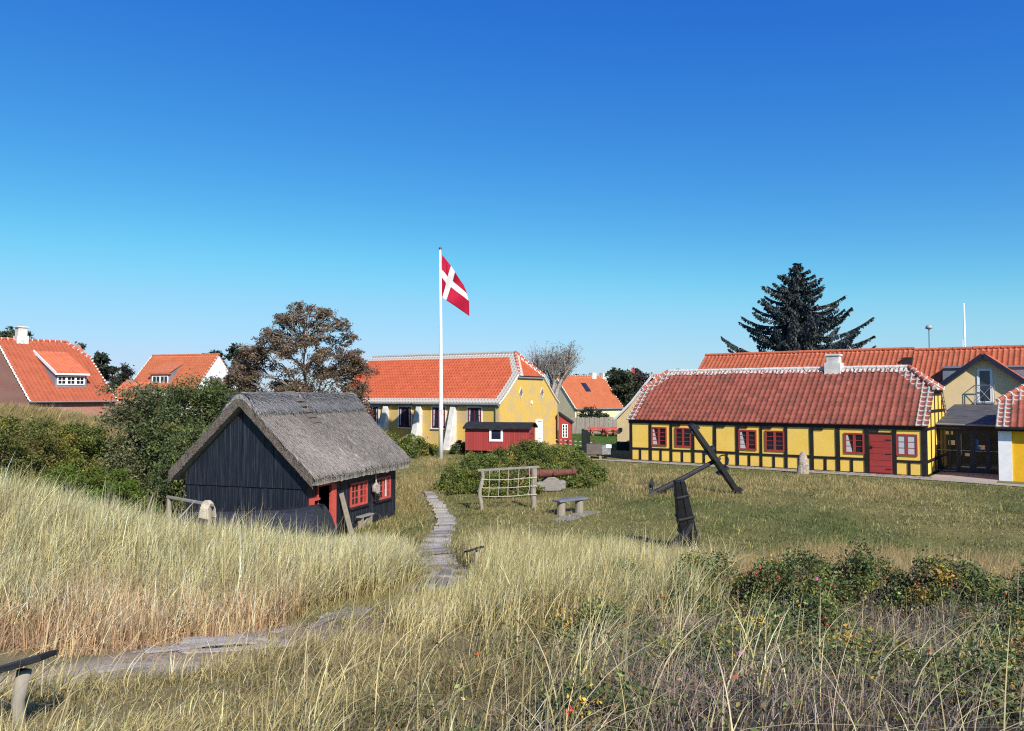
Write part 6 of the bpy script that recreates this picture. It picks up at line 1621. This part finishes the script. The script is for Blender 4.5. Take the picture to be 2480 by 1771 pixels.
# ------------------------------------------------------------------ grasses
def blade_mesh(name, P, h, wd, az, bend, c0, c1, r, S=4, curl=1.8):
    n = len(P); t = np.linspace(0, 1, S + 1)
    l = np.stack([np.cos(az), np.sin(az), np.zeros(n)], 1)
    ph = r.uniform(0, np.pi * 2, n); sd_ = np.stack([np.cos(ph), np.sin(ph), np.zeros(n)], 1)
    T = t[None, :, None]; hb = h[:, None, None]; bb = bend[:, None, None]
    up = hb * (T - .42 * np.clip(bb, 0, 1.6) * T ** 2.4); out = hb * bb * T ** curl
    C = P[:, None] + np.array([0, 0, 1.])[None, None] * up + l[:, None] * out
    wp = (wd[:, None] * np.interp(t, [0, .3, .7, 1], [.9, 1, .65, .1])[None])[..., None]
    V = np.stack([C - sd_[:, None] * wp / 2, C + sd_[:, None] * wp / 2], 2).reshape(-1, 3)
    k = np.arange(S); f = np.stack([2 * k, 2 * k + 1, 2 * k + 3, 2 * k + 2], 1)
    F = (np.arange(n)[:, None, None] * 2 * (S + 1) + f[None]).reshape(-1, 4)
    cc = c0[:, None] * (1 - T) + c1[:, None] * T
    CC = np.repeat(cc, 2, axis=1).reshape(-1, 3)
    return V, F, CC
class Stuff:
    def __init__(s): s.V = []; s.F = []; s.C = []; s.n = 0
    def add(s, V, F, C): s.V.append(V); s.F.append(F + s.n); s.C.append(C); s.n += len(V)
    def build(s, name, mat, tint=(1, 1, 1)):
        o = link(name, npmesh(name, np.concatenate(s.V), np.concatenate(s.F), (np.concatenate(s.C) * np.array(tint)).clip(.004, .85)), mat); tag(o, kind='stuff'); return o

def scatter(n, x0, x1, y0, y1, r, keep):
    X = r.uniform(x0, x1, n); Y = r.uniform(y0, y1, n); k = keep(X, Y); k = k if k.dtype == bool else r.random(n) < k
    return X[k], Y[k]
def not_built(X, Y, m=0.0):
    hx, hy = to_local(X, Y, HUT, HUT_R); ok = ~((hx > -.25 - m) & (hx < HW + .12 + m) & (hy > -.05 - m) & (hy < HL + .2))
    bx, by = X + 7.4, Y - 21.85; c, s = math.cos(-.22), math.sin(-.22); u, v = bx * c + by * s, -bx * s + by * c
    ok &= ~((np.abs(u) < 2.35) & (np.abs(v) < .68))
    tx, ty = to_local(X, Y, TIM, TIM_R); ok &= ~((tx > -5) & (ty > -.85)) & ~((tx > 16) & (ty > -1.3))
    ok &= ~((np.abs(ty + 1.17) < .38) & (tx > -3.5) & (tx < 15)) & ~((tx > 14.5) & (np.abs(ty + 1.2 + np.maximum(0, tx - 16) * .19) < .5 + np.maximum(0, tx - 16) * .05))
    yx, yy = to_local(X, Y, YEL, YEL_R); ok &= ~((yx < .1) & (yy > -.05)) & ~((yy > -.05) & (yy < 9.2) & (yx < .1))
    return ok
def pal_mix(a, b, k): return np.array(a)[None] * (1 - k[:, None]) + np.array(b)[None] * k[:, None]
def tuft_field(st, r, X, Y, per, rad, hfun, wid, lean_az, lean_sd, bend_mu, bend_sd, cbase, ctip, cvar=.18, S=4, lean_cl=.5, zoff=0.0):
    n = len(X); caz = lean_az + r.normal(0, lean_sd, n); cb = np.abs(r.normal(bend_mu, bend_sd * .6, n)); cv = np.exp(r.normal(0, cvar * .8, n)); hk = r.normal(1, .24, n).clip(.5, 1.6)
    i = np.repeat(np.arange(n), per); m = len(i)
    x = X[i] + r.normal(0, rad, m); y = Y[i] + r.normal(0, rad, m)
    ok = not_built(x, y) & (path_d(x, y) > -.12); i, x, y = i[ok], x[ok], y[ok]; m = len(x)
    trod = (1 - .68 * np.exp(-((x + 2.35) / 1.0) ** 2 - ((y - 5.3) / 1.3) ** 2)) * (1 - .5 * np.clip((y - 16.2) / 1.5, 0, 1) * np.clip((x - 2.2) / 1.0, 0, 1) * np.clip((6.5 - x) / 1.0, 0, 1) * np.clip((20.5 - y), 0, 1))
    trod = trod * (1 - .55 * np.exp(-((x + 1.05 + .06 * (y - 12)) / .75) ** 2) * np.clip((y - 8.5) / 1.5, 0, 1) * np.clip((17.5 - y) / 2, 0, 1))     # trodden, shorter growth along the path
    h = hfun(x, y) * trod * hk[i] * r.normal(1, .2, m).clip(.45, 1.6)
    az = caz[i] + r.normal(0, .75, m); bend = np.abs(cb[i] + r.normal(0, bend_sd, m))
    c0, c1 = cbase(x, y, r), ctip(x, y, r); v = (cv[i] * np.exp(r.normal(0, cvar, m)))[:, None]
    P = np.stack([x, y, gz(x, y) - .02 + zoff], 1)
    st.add(*blade_mesh('', P, h, wid * r.uniform(.7, 1.3, m), az, bend, c0 * v, c1 * v, r, S))
view = lambda X, Y, k=.72, b=1.6: np.abs(X) < k * Y + b

def grasses():
    r = np.random.default_rng(101)
    # left dune: dense marram
    st = Stuff()
    def keepA(X, Y):
        p = np.clip((X + 16) / 2, 0, 1) * np.clip((Y - 9.0 - .8 * fbm(X, Y, .9, 2)) / 1.0, 0, 1) * np.clip((22.6 - Y) / 2.0, .0, 1)
        rightedge = np.interp(Y, [9, 10.4, 12.2, 13.2, 16, 18, 20, 22.6], [-4.0, -3.1, -2.8, -2.2, -1.8, -2.2, -2.5, -4.4]); p *= np.clip((rightedge - X) / .35, 0, 1)
        return p * (path_d(X, Y) > .1) * view(X, Y)
    X, Y = scatter(17000, -16.5, -1.5, 8.6, 22.8, r, keepA)
    face = lambda x, y: np.clip((12.0 + .9 * fbm(x, y, .8, 6) + 1.3 * fbm(x, y, 2.6, 7) - y) / 2.4, 0, 1)         # lower dry edge of the dune
    hA = lambda x, y: (1 - .30 * np.exp(-((x + 7.3) / 1.8) ** 2) * np.clip((y - 13.5) / 1.5, 0, 1)) * (.76 - .28 * face(x, y)) * np.clip(1.0 - (y - 14.5) / 7, .34, 1) * (1 + .12 * fbm(x, y, 1.2, 8))
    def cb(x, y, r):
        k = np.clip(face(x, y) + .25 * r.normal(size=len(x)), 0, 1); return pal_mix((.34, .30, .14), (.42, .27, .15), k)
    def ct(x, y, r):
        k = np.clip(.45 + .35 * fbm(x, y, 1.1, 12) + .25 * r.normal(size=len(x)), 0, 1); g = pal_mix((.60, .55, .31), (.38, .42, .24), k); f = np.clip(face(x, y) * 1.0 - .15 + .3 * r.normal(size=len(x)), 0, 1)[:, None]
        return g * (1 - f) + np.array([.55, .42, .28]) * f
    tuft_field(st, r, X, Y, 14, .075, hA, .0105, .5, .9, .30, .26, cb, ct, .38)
    # brown dry litter at its foot
    X, Y = scatter(5200, -15, -2, 7.6, 12.5, r, lambda X, Y: np.clip(1 - np.abs(Y - 10.0 - .5 * fbm(X, Y, .8, 6) + .10 * (X + 6)) / 1.7, 0, 1) * (path_d(X, Y) > .08) * (X < np.interp(Y, [8, 10, 12.5], [-4.3, -3.5, -2.8])) * view(X, Y))
    tuft_field(st, r, X, Y, 9, .12, lambda x, y: .26 + 0 * x, .006, .3, 1.6, .8, .4, lambda x, y, r: pal_mix((.34, .23, .14), (.46, .33, .21), r.random(len(x))), lambda x, y, r: pal_mix((.56, .41, .28), (.66, .52, .35), r.random(len(x))), .2)
    # thinner marram right of the path and in front of the hut
    X, Y = scatter(9000, -1.9, 7.5, 10.2, 19.8, r, lambda X, Y: np.clip((X - np.interp(Y, [10, 12, 14, 16, 18, 20], [-1.8, -1.6, -.95, -.9, -1.2, -1.6])) / .4, 0, 1) * np.clip(1 - (X - np.interp(Y, [10, 13, 17, 20], [1.0, 2.0, 3.3, 1.6])) / 1.6, 0, 1) * np.clip((19.7 - Y - .8 * fbm(X, Y, 1, 3)) / 1.5, 0, 1) * (path_d(X, Y) > .1))
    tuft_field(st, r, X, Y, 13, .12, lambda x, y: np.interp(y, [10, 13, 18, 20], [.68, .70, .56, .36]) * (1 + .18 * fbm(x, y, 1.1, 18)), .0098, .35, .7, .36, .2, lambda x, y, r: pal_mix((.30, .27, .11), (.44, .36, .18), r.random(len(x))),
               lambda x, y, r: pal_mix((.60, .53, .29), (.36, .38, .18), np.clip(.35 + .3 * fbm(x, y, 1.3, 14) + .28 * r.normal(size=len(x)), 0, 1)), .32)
    st.build('marram_grass', M['grass'], (1.12, 1.05, .98))
    # tan grass band and rough yard grass
    st = Stuff(); r = np.random.default_rng(102)
    X, Y = scatter(15000, 2.5, 17, 12.5, 20.5, r, lambda X, Y: np.clip(1 - np.abs(Y - np.interp(X, [3, 7, 10, 15], [16.8, 16.6, 15.6, 14.2]) - .7 * fbm(X, Y, .8, 21)) / 2.6, 0, 1) ** .7 * view(X, Y))
    tuft_field(st, r, X, Y, 9, .11, lambda x, y: .36 + .08 * fbm(x, y, .9, 5), .007, .3, .8, .4, .2, lambda x, y, r: pal_mix((.26, .21, .09), (.36, .27, .13), r.random(len(x))), lambda x, y, r: pal_mix((.52, .42, .22), (.40, .34, .16), r.random(len(x))), .18, 3)
    # hummocks: around the net frame, along the boardwalk, before the house
    def rough(X, Y):
        n = fbm(X, Y, .55, 33)
        a = np.clip(1 - np.hypot((X - .4) / 3.4, (Y - 28.2) / 2.6), 0, 1); b = np.clip(1 - np.abs(Y - 36 + .35 * (X - 6) + 1.5 * n) / 6.5, 0, 1) * np.clip((X - 3) / 2, 0, 1) * np.clip((20 - X) / 6, 0, 1)
        c = np.clip(1 - np.abs(X + 3.8 + .04 * (Y - 25)) / 1.6, 0, 1) * np.clip((Y - 20) / 2, 0, 1); d = np.clip(1 - np.hypot((X - 7.5) / 4, (Y - 31) / 3), 0, 1)
        return np.clip(1.1 * a + .75 * b + .9 * c + .6 * d, 0, 1) * np.clip(.6 + .5 * n, .15, 1) * view(X, Y) * not_built(X, Y)
    X, Y = scatter(34000, -9, 24, 19, 49, r, rough)
    tuft_field(st, r, X, Y, 8, .12, lambda x, y: .20 + .07 * fbm(x, y, .9, 25), .012, .4, 1.0, .5, .25, lambda x, y, r: pal_mix((.24, .20, .08), (.36, .28, .13), r.random(len(x))), lambda x, y, r: pal_mix((.56, .46, .24), (.38, .34, .14), np.clip(.5 + .5 * fbm(x, y, .7, 29) + .2 * r.normal(size=len(x)), 0, 1)), .2, 3)
    # hill grass far left
    X, Y = scatter(9000, -42, -17, 33, 50, r, lambda X, Y: (gz(X, Y) > .9) & (np.abs(X) < .75 * Y + 2))
    tuft_field(st, r, X, Y, 9, .16, lambda x, y: .42 + 0 * x, .016, .3, .8, .5, .2, lambda x, y, r: pal_mix((.24, .20, .09), (.30, .25, .11), r.random(len(x))), lambda x, y, r: pal_mix((.46, .38, .19), (.34, .30, .13), r.random(len(x))), .2, 3)
    n = 900; k = r.integers(0, 7, n); f = r.random(n); pa = np.array(PATH)[3:11]
    X = pa[k, 0] * (1 - f) + pa[k + 1, 0] * f + r.normal(0, .30, n); Y = pa[k, 1] * (1 - f) + pa[k + 1, 1] * f; kp = (np.abs(X - np.interp(Y, pa[::-1, 1], pa[::-1, 0])) > .16); X, Y = X[kp], Y[kp]; per = 9; i = np.repeat(np.arange(len(X)), per); m = len(i)
    x, y = X[i] + r.normal(0, .07, m), Y[i] + r.normal(0, .07, m); c = pal_mix((.16, .19, .055), (.42, .37, .18), r.random(m)); st.add(*blade_mesh('', np.stack([x, y, gz(x, y)], 1), r.uniform(.08, .26, m), np.full(m, .009), r.uniform(0, 6.3, m), r.uniform(.2, .9, m), c * .6, c * 1.15, r, 3))
    st.build('dry_grass', M['grass'], (1.08, 1.0, .94))
    # lawn
    st = Stuff(); r = np.random.default_rng(103)
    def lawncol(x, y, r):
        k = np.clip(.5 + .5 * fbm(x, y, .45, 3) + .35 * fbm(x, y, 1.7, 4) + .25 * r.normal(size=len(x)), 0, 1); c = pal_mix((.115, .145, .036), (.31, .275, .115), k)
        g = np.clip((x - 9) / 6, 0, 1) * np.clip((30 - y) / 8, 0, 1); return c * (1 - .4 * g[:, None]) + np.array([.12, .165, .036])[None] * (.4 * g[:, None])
    X, Y = scatter(52000, -14, 38, 17, 50, r, lambda X, Y: np.clip(26 / Y, .35, 1) * view(X, Y, .72, 1) * not_built(X, Y) * (Y > 17.0) * np.clip(1.2 - .4 * fbm(X, Y, .8, 44), .4, 1))
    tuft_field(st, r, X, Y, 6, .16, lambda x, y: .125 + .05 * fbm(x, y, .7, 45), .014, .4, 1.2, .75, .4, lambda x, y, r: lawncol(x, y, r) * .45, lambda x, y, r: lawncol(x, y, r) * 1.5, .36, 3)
    X, Y = scatter(9000, -12, 34, 18, 48, r, lambda X, Y: np.clip(24 / Y, .35, 1) * view(X, Y, .72, 1) * not_built(X, Y) * np.clip(.15 + .7 * fbm(X, Y, .6, 47), 0, 1))
    tuft_field(st, r, X, Y, 7, .08, lambda x, y: .20 + 0 * x, .012, .4, .8, .5, .3, lambda x, y, r: lawncol(x, y, r) * .7, lambda x, y, r: pal_mix((.48, .40, .21), (.27, .26, .105), r.random(len(x))), .3, 3)
    X, Y = scatter(9000, 4, 14, 55, 78, r, lambda X, Y: (np.abs(X - 9) < 6))
    P = np.stack([X, Y, gz(X, Y)], 1); n = len(X); c = pal_mix((.09, .17, .03), (.14, .20, .04), r.random(n)); st.add(*blade_mesh('', P, r.uniform(.05, .11, n), np.full(n, .03), r.uniform(0, 6.3, n), r.uniform(.2, .8, n), c * .7, c, r, 2))
    st.build('lawn_grass', M['grass'])
    # foreground mix
    st = Stuff(); r = np.random.default_rng(104)
    front = lambda X, Y: view(X, Y, .74, .8) * (Y > 2.9)
    # low straw carpet everywhere near
    right_of = lambda X, Y: X > np.interp(Y, [6, 8.4, 9.5, 10.4, 12.3, 13.1], [-3.3, -2.8, -2.6, -2.05, -1.7, -1.3])
    fwd = lambda X, Y: front(X, Y) * (path_d(X, Y) > .02) * (right_of(X, Y) | (Y < 7.0))
    thickf = lambda X, Y: np.clip((X - np.interp(Y, [3, 6, 10, 13], [-.2, .1, .7, 1.7])) / .9 + .5 * fbm(X, Y, 1.2, 71), 0, 1)
    X, Y = scatter(9500, -8, 9.5, 2.9, 12, r, lambda X, Y: fwd(X, Y) * np.clip(1.15 - .4 * fbm(X, Y, 1.1, 51), 0, 1) * (1 - .8 * thickf(X, Y)))
    def carp(x, y, r):
        k = thickf(x, y); return pal_mix((.36, .31, .15), (.27, .22, .17), k)
    tuft_field(st, r, X, Y, 8, .10, lambda x, y: .24 + .06 * fbm(x, y, 1.5, 53), .0060, .5, 1.3, .7, .4, lambda x, y, r: carp(x, y, r) * np.where(x > -1.0, .34, .5)[:, None], lambda x, y, r: carp(x, y, r) * np.where(x > -1.0, .9, 1.3)[:, None], .42)  # blade roots darkened, more to the right, as painted shade in the gaps
    # clumps of tall bright marram
    def tall(X, Y):
        n = fbm(X, Y, 1.3, 61)
        a = np.clip(1.1 - np.abs(X - (-.4 + .22 * (Y - 4))) / 1.2, 0, 1); b = np.clip(.02 + .45 * n, 0, 1) * .7; c = np.clip(1 - np.hypot((X - 3.6) / .8, (Y - 6.6) / 1.0), 0, 1); d = .55 * np.clip((-.6 - X) / 1.0, 0, 1)
        e = np.clip(1 - np.hypot((X - .15) / .5, (Y - 3.9) / .6), 0, 1)
        return np.clip(np.maximum.reduce([a * (.26 + .7 * n), b * .5, c * .8, d * (.45 + .6 * n), e]), 0, 1) * fwd(X, Y)
    X, Y = scatter(2900, -7.5, 9, 2.9, 11.5, r, tall)
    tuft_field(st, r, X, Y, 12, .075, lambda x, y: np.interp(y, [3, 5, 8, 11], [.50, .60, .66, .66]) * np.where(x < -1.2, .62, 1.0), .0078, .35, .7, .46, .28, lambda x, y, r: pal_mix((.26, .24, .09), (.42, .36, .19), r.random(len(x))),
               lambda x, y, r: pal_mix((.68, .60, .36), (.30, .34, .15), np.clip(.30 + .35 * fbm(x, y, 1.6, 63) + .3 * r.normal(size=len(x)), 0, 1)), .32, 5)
    X, Y = scatter(60, -3.9, -2.1, 3.6, 4.45, r, lambda X, Y: np.ones(len(X)) * .9)
    tuft_field(st, r, X, Y, 12, .07, lambda x, y: .30 + 0 * x, .0052, .3, .9, .5, .3, lambda x, y, r: pal_mix((.26, .24, .09), (.42, .36, .19), r.random(len(x))), lambda x, y, r: pal_mix((.66, .58, .34), (.36, .36, .17), r.random(len(x))), .3, 5)
    X, Y = scatter(3000, -5.2, -.6, 3.2, 8.2, r, lambda X, Y: np.exp(-((X + 2.4) / 1.2) ** 2 - ((Y - 5.4) / 1.5) ** 2) * (path_d(X, Y) > -.05))
    tuft_field(st, r, X, Y, 9, .06, lambda x, y: .20 + 0 * x, .0055, .4, 1.5, .8, .4, lambda x, y, r: pal_mix((.14, .14, .05), (.30, .25, .12), r.random(len(x))), lambda x, y, r: pal_mix((.26, .28, .10), (.55, .47, .27), r.random(len(x))), .3, 3)
    n = 2600; k = r.integers(7, 13, n); f = r.random(n); pa = np.array(PATH); X = pa[k, 0] * (1 - f) + pa[k + 1, 0] * f + r.normal(0, .42, n); Y = pa[k, 1] * (1 - f) + pa[k + 1, 1] * f + r.normal(0, .42, n)
    c = pal_mix((.30, .22, .15), (.66, .57, .42), r.random(n)); st.add(*blade_mesh('', np.stack([X, Y, gz(X, Y) + .035], 1), r.uniform(.05, .11, n), r.uniform(.003, .007, n), r.uniform(0, 6.3, n), r.uniform(1.8, 3.0, n), c, c, r, 2, 1.1))
    # single long arching straws
    X, Y = scatter(1500, -6, 8, 2.8, 10.5, r, lambda X, Y: fwd(X, Y) * np.where(X < -1.0, .4, np.where(np.abs(X - .8 - .1 * Y) < 1.2, 1.0, .45))); n = len(X)
    P = np.stack([X, Y, gz(X, Y)], 1); c = pal_mix((.82, .72, .50), (.52, .47, .24), r.random(n)); st.add(*blade_mesh('', P, r.uniform(.5, 1.0, n), r.uniform(.0045, .0085, n), .3 + r.normal(0, .8, n), np.abs(r.normal(.8, .35, n)), c * .8, c, r, 8, 2.2))
    st.build('dune_grass', M['grass'], (1.12, 1.03, .93))
    # dead grey twigs of the rose thicket
    st = Stuff(); r = np.random.default_rng(105)
    thick = lambda X, Y: thickf(X, Y) * np.clip((13.4 - .12 * X - Y) / .8, 0, 1) * front(X, Y)
    X, Y = scatter(7600, -.5, 10.5, 2.9, 13.2, r, lambda X, Y: thick(X, Y) * np.clip(.55 + .7 * fbm(X, Y, 1.6, 73), .1, 1))
    tuft_field(st, r, X, Y, 7, .11, lambda x, y: .30 + .1 * fbm(x, y, 1.4, 72), .0052, .2, 2.0, .6, .45, lambda x, y, r: pal_mix((.055, .04, .034), (.14, .105, .085), r.random(len(x))), lambda x, y, r: pal_mix((.36, .30, .255), (.60, .51, .43), r.random(len(x))), .35)  # twig roots coloured dark to paint shaded gaps below the pale tips
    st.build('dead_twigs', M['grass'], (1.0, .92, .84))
    # low leaves on the ground between the stems
    st = Stuff(); r = np.random.default_rng(106)
    lowk = lambda X, Y: np.clip(.45 + .9 * fbm(X, Y, 1.5, 81), 0, 1) * np.clip((X - np.interp(Y, [3, 6, 10, 13], [-1.2, -.8, .2, 1.4])) / .9, 0, 1) * np.clip((13.4 - .1 * X - Y) / .8, 0, 1) * front(X, Y)
    X, Y = scatter(3600, -1, 10.5, 2.8, 13.4, r, lowk); per = 22; i = np.repeat(np.arange(len(X)), per); m = len(i)
    z = np.abs(r.normal(.20, .12, m)); pos = np.stack([X[i] + r.normal(0, .10, m), Y[i] + r.normal(0, .10, m), gz(X[i], Y[i]) + z], 1)
    pal = [(0.088, 0.115, 0.038, 5), (0.121, 0.149, 0.047, 4), (0.061, 0.081, 0.030, 4), (0.216, 0.189, 0.047, 1.4), (0.459, 0.257, 0.041, 0.3), (0.540, 0.270, 0.027, 0.12), (0.351, 0.081, 0.027, 0.12), (0.243, 0.162, 0.095, 2.5)]
    cl = np.exp(r.normal(0, .3, len(X)))[i][:, None]
    V, F, C = leaf_quads(pos, .0165 * r.uniform(.6, 1.35, m), pick(pal, m, r) * np.exp(r.normal(0, .2, m))[:, None] * cl, r, .5, .55); st.add(V, F, C)
    st.build('rose_undergrowth', M['leaf'])
grasses()

def foreground_roses():
    g = 'rose bushes in the right foreground'
    L = [(3.1, 12.4, 1.0, .8, .92, 'dark rose bush at the left end of the foreground rose thicket'), (4.4, 12.1, 1.05, .8, .88, 'rose bush with orange leaves left of the centre of the foreground thicket'),
         (5.5, 12.4, 1.0, .8, 1.06, 'tallest rose bush of the foreground thicket with a spray of dark leaves on top'), (6.6, 11.4, 1.0, .8, .80, 'low rose bush sloping right in the foreground thicket'),
         (7.6, 10.4, 1.0, .8, .68, 'rose bush with red hips at the right of the foreground thicket'), (8.2, 12.0, .42, .42, .98, 'separate rose sprig standing at the right edge against the tan grass'),
         (5.9, 8.6, 1.0, .8, .55, 'low dark rose bush at the right edge low in the foreground'), (2.3, 11.0, .9, .8, .66, 'small rose bush half hidden by arching straw'),
         (1.7, 6.6, .6, .55, .42, 'small rose bush with the pink flower'), (3.4, 5.4, .6, .55, .38, 'small green rose bush low in the right foreground'), (1.1, 9.3, .7, .6, .48, 'small rose bush overgrown by straw near the middle of the foreground'),
         (3.7, 9.7, 1.0, .8, .55, 'spreading rose bush with yellowed leaves in front of the thicket'), (4.9, 6.9, .8, .7, .42, 'low rose bush among grey twigs in the right foreground'), (2.6, 8.0, .8, .7, .45, 'rose bush with scattered orange leaves in the centre right foreground'),
         (1.7, 12.5, .8, .7, .66, 'leafy rose bush at the edge of the marram left of the foreground thicket'), (3.0, 6.6, .7, .6, .40, 'rose bush with brown leaves under the tallest arching straw'), (4.4, 4.9, .6, .5, .35, 'rose bush in the bottom right corner'), (6.9, 8.9, .8, .7, .6, 'dark rose bush at the right edge below the red hips'),
         (.55, 4.6, .45, .4, .32, 'tiny rose bush at the bottom edge below the arching straw')]
    pal = [(0.121, 0.164, 0.055, 5), (0.172, 0.216, 0.069, 4), (0.078, 0.107, 0.041, 3), (0.276, 0.276, 0.069, 1.6), (0.586, 0.345, 0.052, 0.5), (0.448, 0.155, 0.052, 0.35), (0.293, 0.190, 0.103, 1)]
    hip = MB(); 
    for i, (x, y, rx, ry, h, lab) in enumerate(L):
        t = shrub('rose_shrub', lab, g, 'rose bush', x, y, rx, ry, h, int(5600 * rx * ry * (1.6 if y > 9 else 1.9)), .031 if y > 9 else .022, pal, 300 + i, spread=.19, ncl=60, stems=14)
        rr = random.Random(i)
        for k in range(3 if y > 9 else 2):
            a = rr.uniform(3.6, 5.9); q = rr.uniform(.7, .95); p = Vector((rx * q * math.cos(a), ry * q * math.sin(a), h * rr.uniform(.55, .95)))
            me = bpy.data.meshes.new('rose_hip'); bm = bmesh.new(); bmesh.ops.create_uvsphere(bm, u_segments=10, v_segments=7, radius=.016); bmesh.ops.scale(bm, vec=(1, 1, .85), verts=bm.verts)
            bmesh.ops.create_cone(bm, cap_ends=True, segments=6, radius1=.007, radius2=.002, depth=.016, matrix=Matrix.Translation((0, 0, .02))); bm.transform(Matrix.Translation(p)); bm.to_mesh(me); bm.free(); me.shade_smooth()
            link('rose_hip', me, M['hip'], t)
        if i in (8, 1):
            b = MB(); c = Vector((.12, -.4 if i == 8 else -.6, .40 if i == 8 else .62))
            for k in range(5):
                a = k * 1.257; d = Vector((math.cos(a), math.sin(a) * .5 - .35, math.sin(a) * .8)).normalized(); e = Vector((-math.sin(a), .2, math.cos(a))); b.face([c, c + d * .016 + e * .012, c + d * .026, c + d * .016 - e * .012])
            b.build('flower', M['petal'], t)
M['hip'] = plain('rose_hip_red', (.55, .03, .02), .3, .2, 20, .5)
M['petal'] = plain('pink_petal', (.62, .05, .40), .6, .1, 20)
foreground_roses()
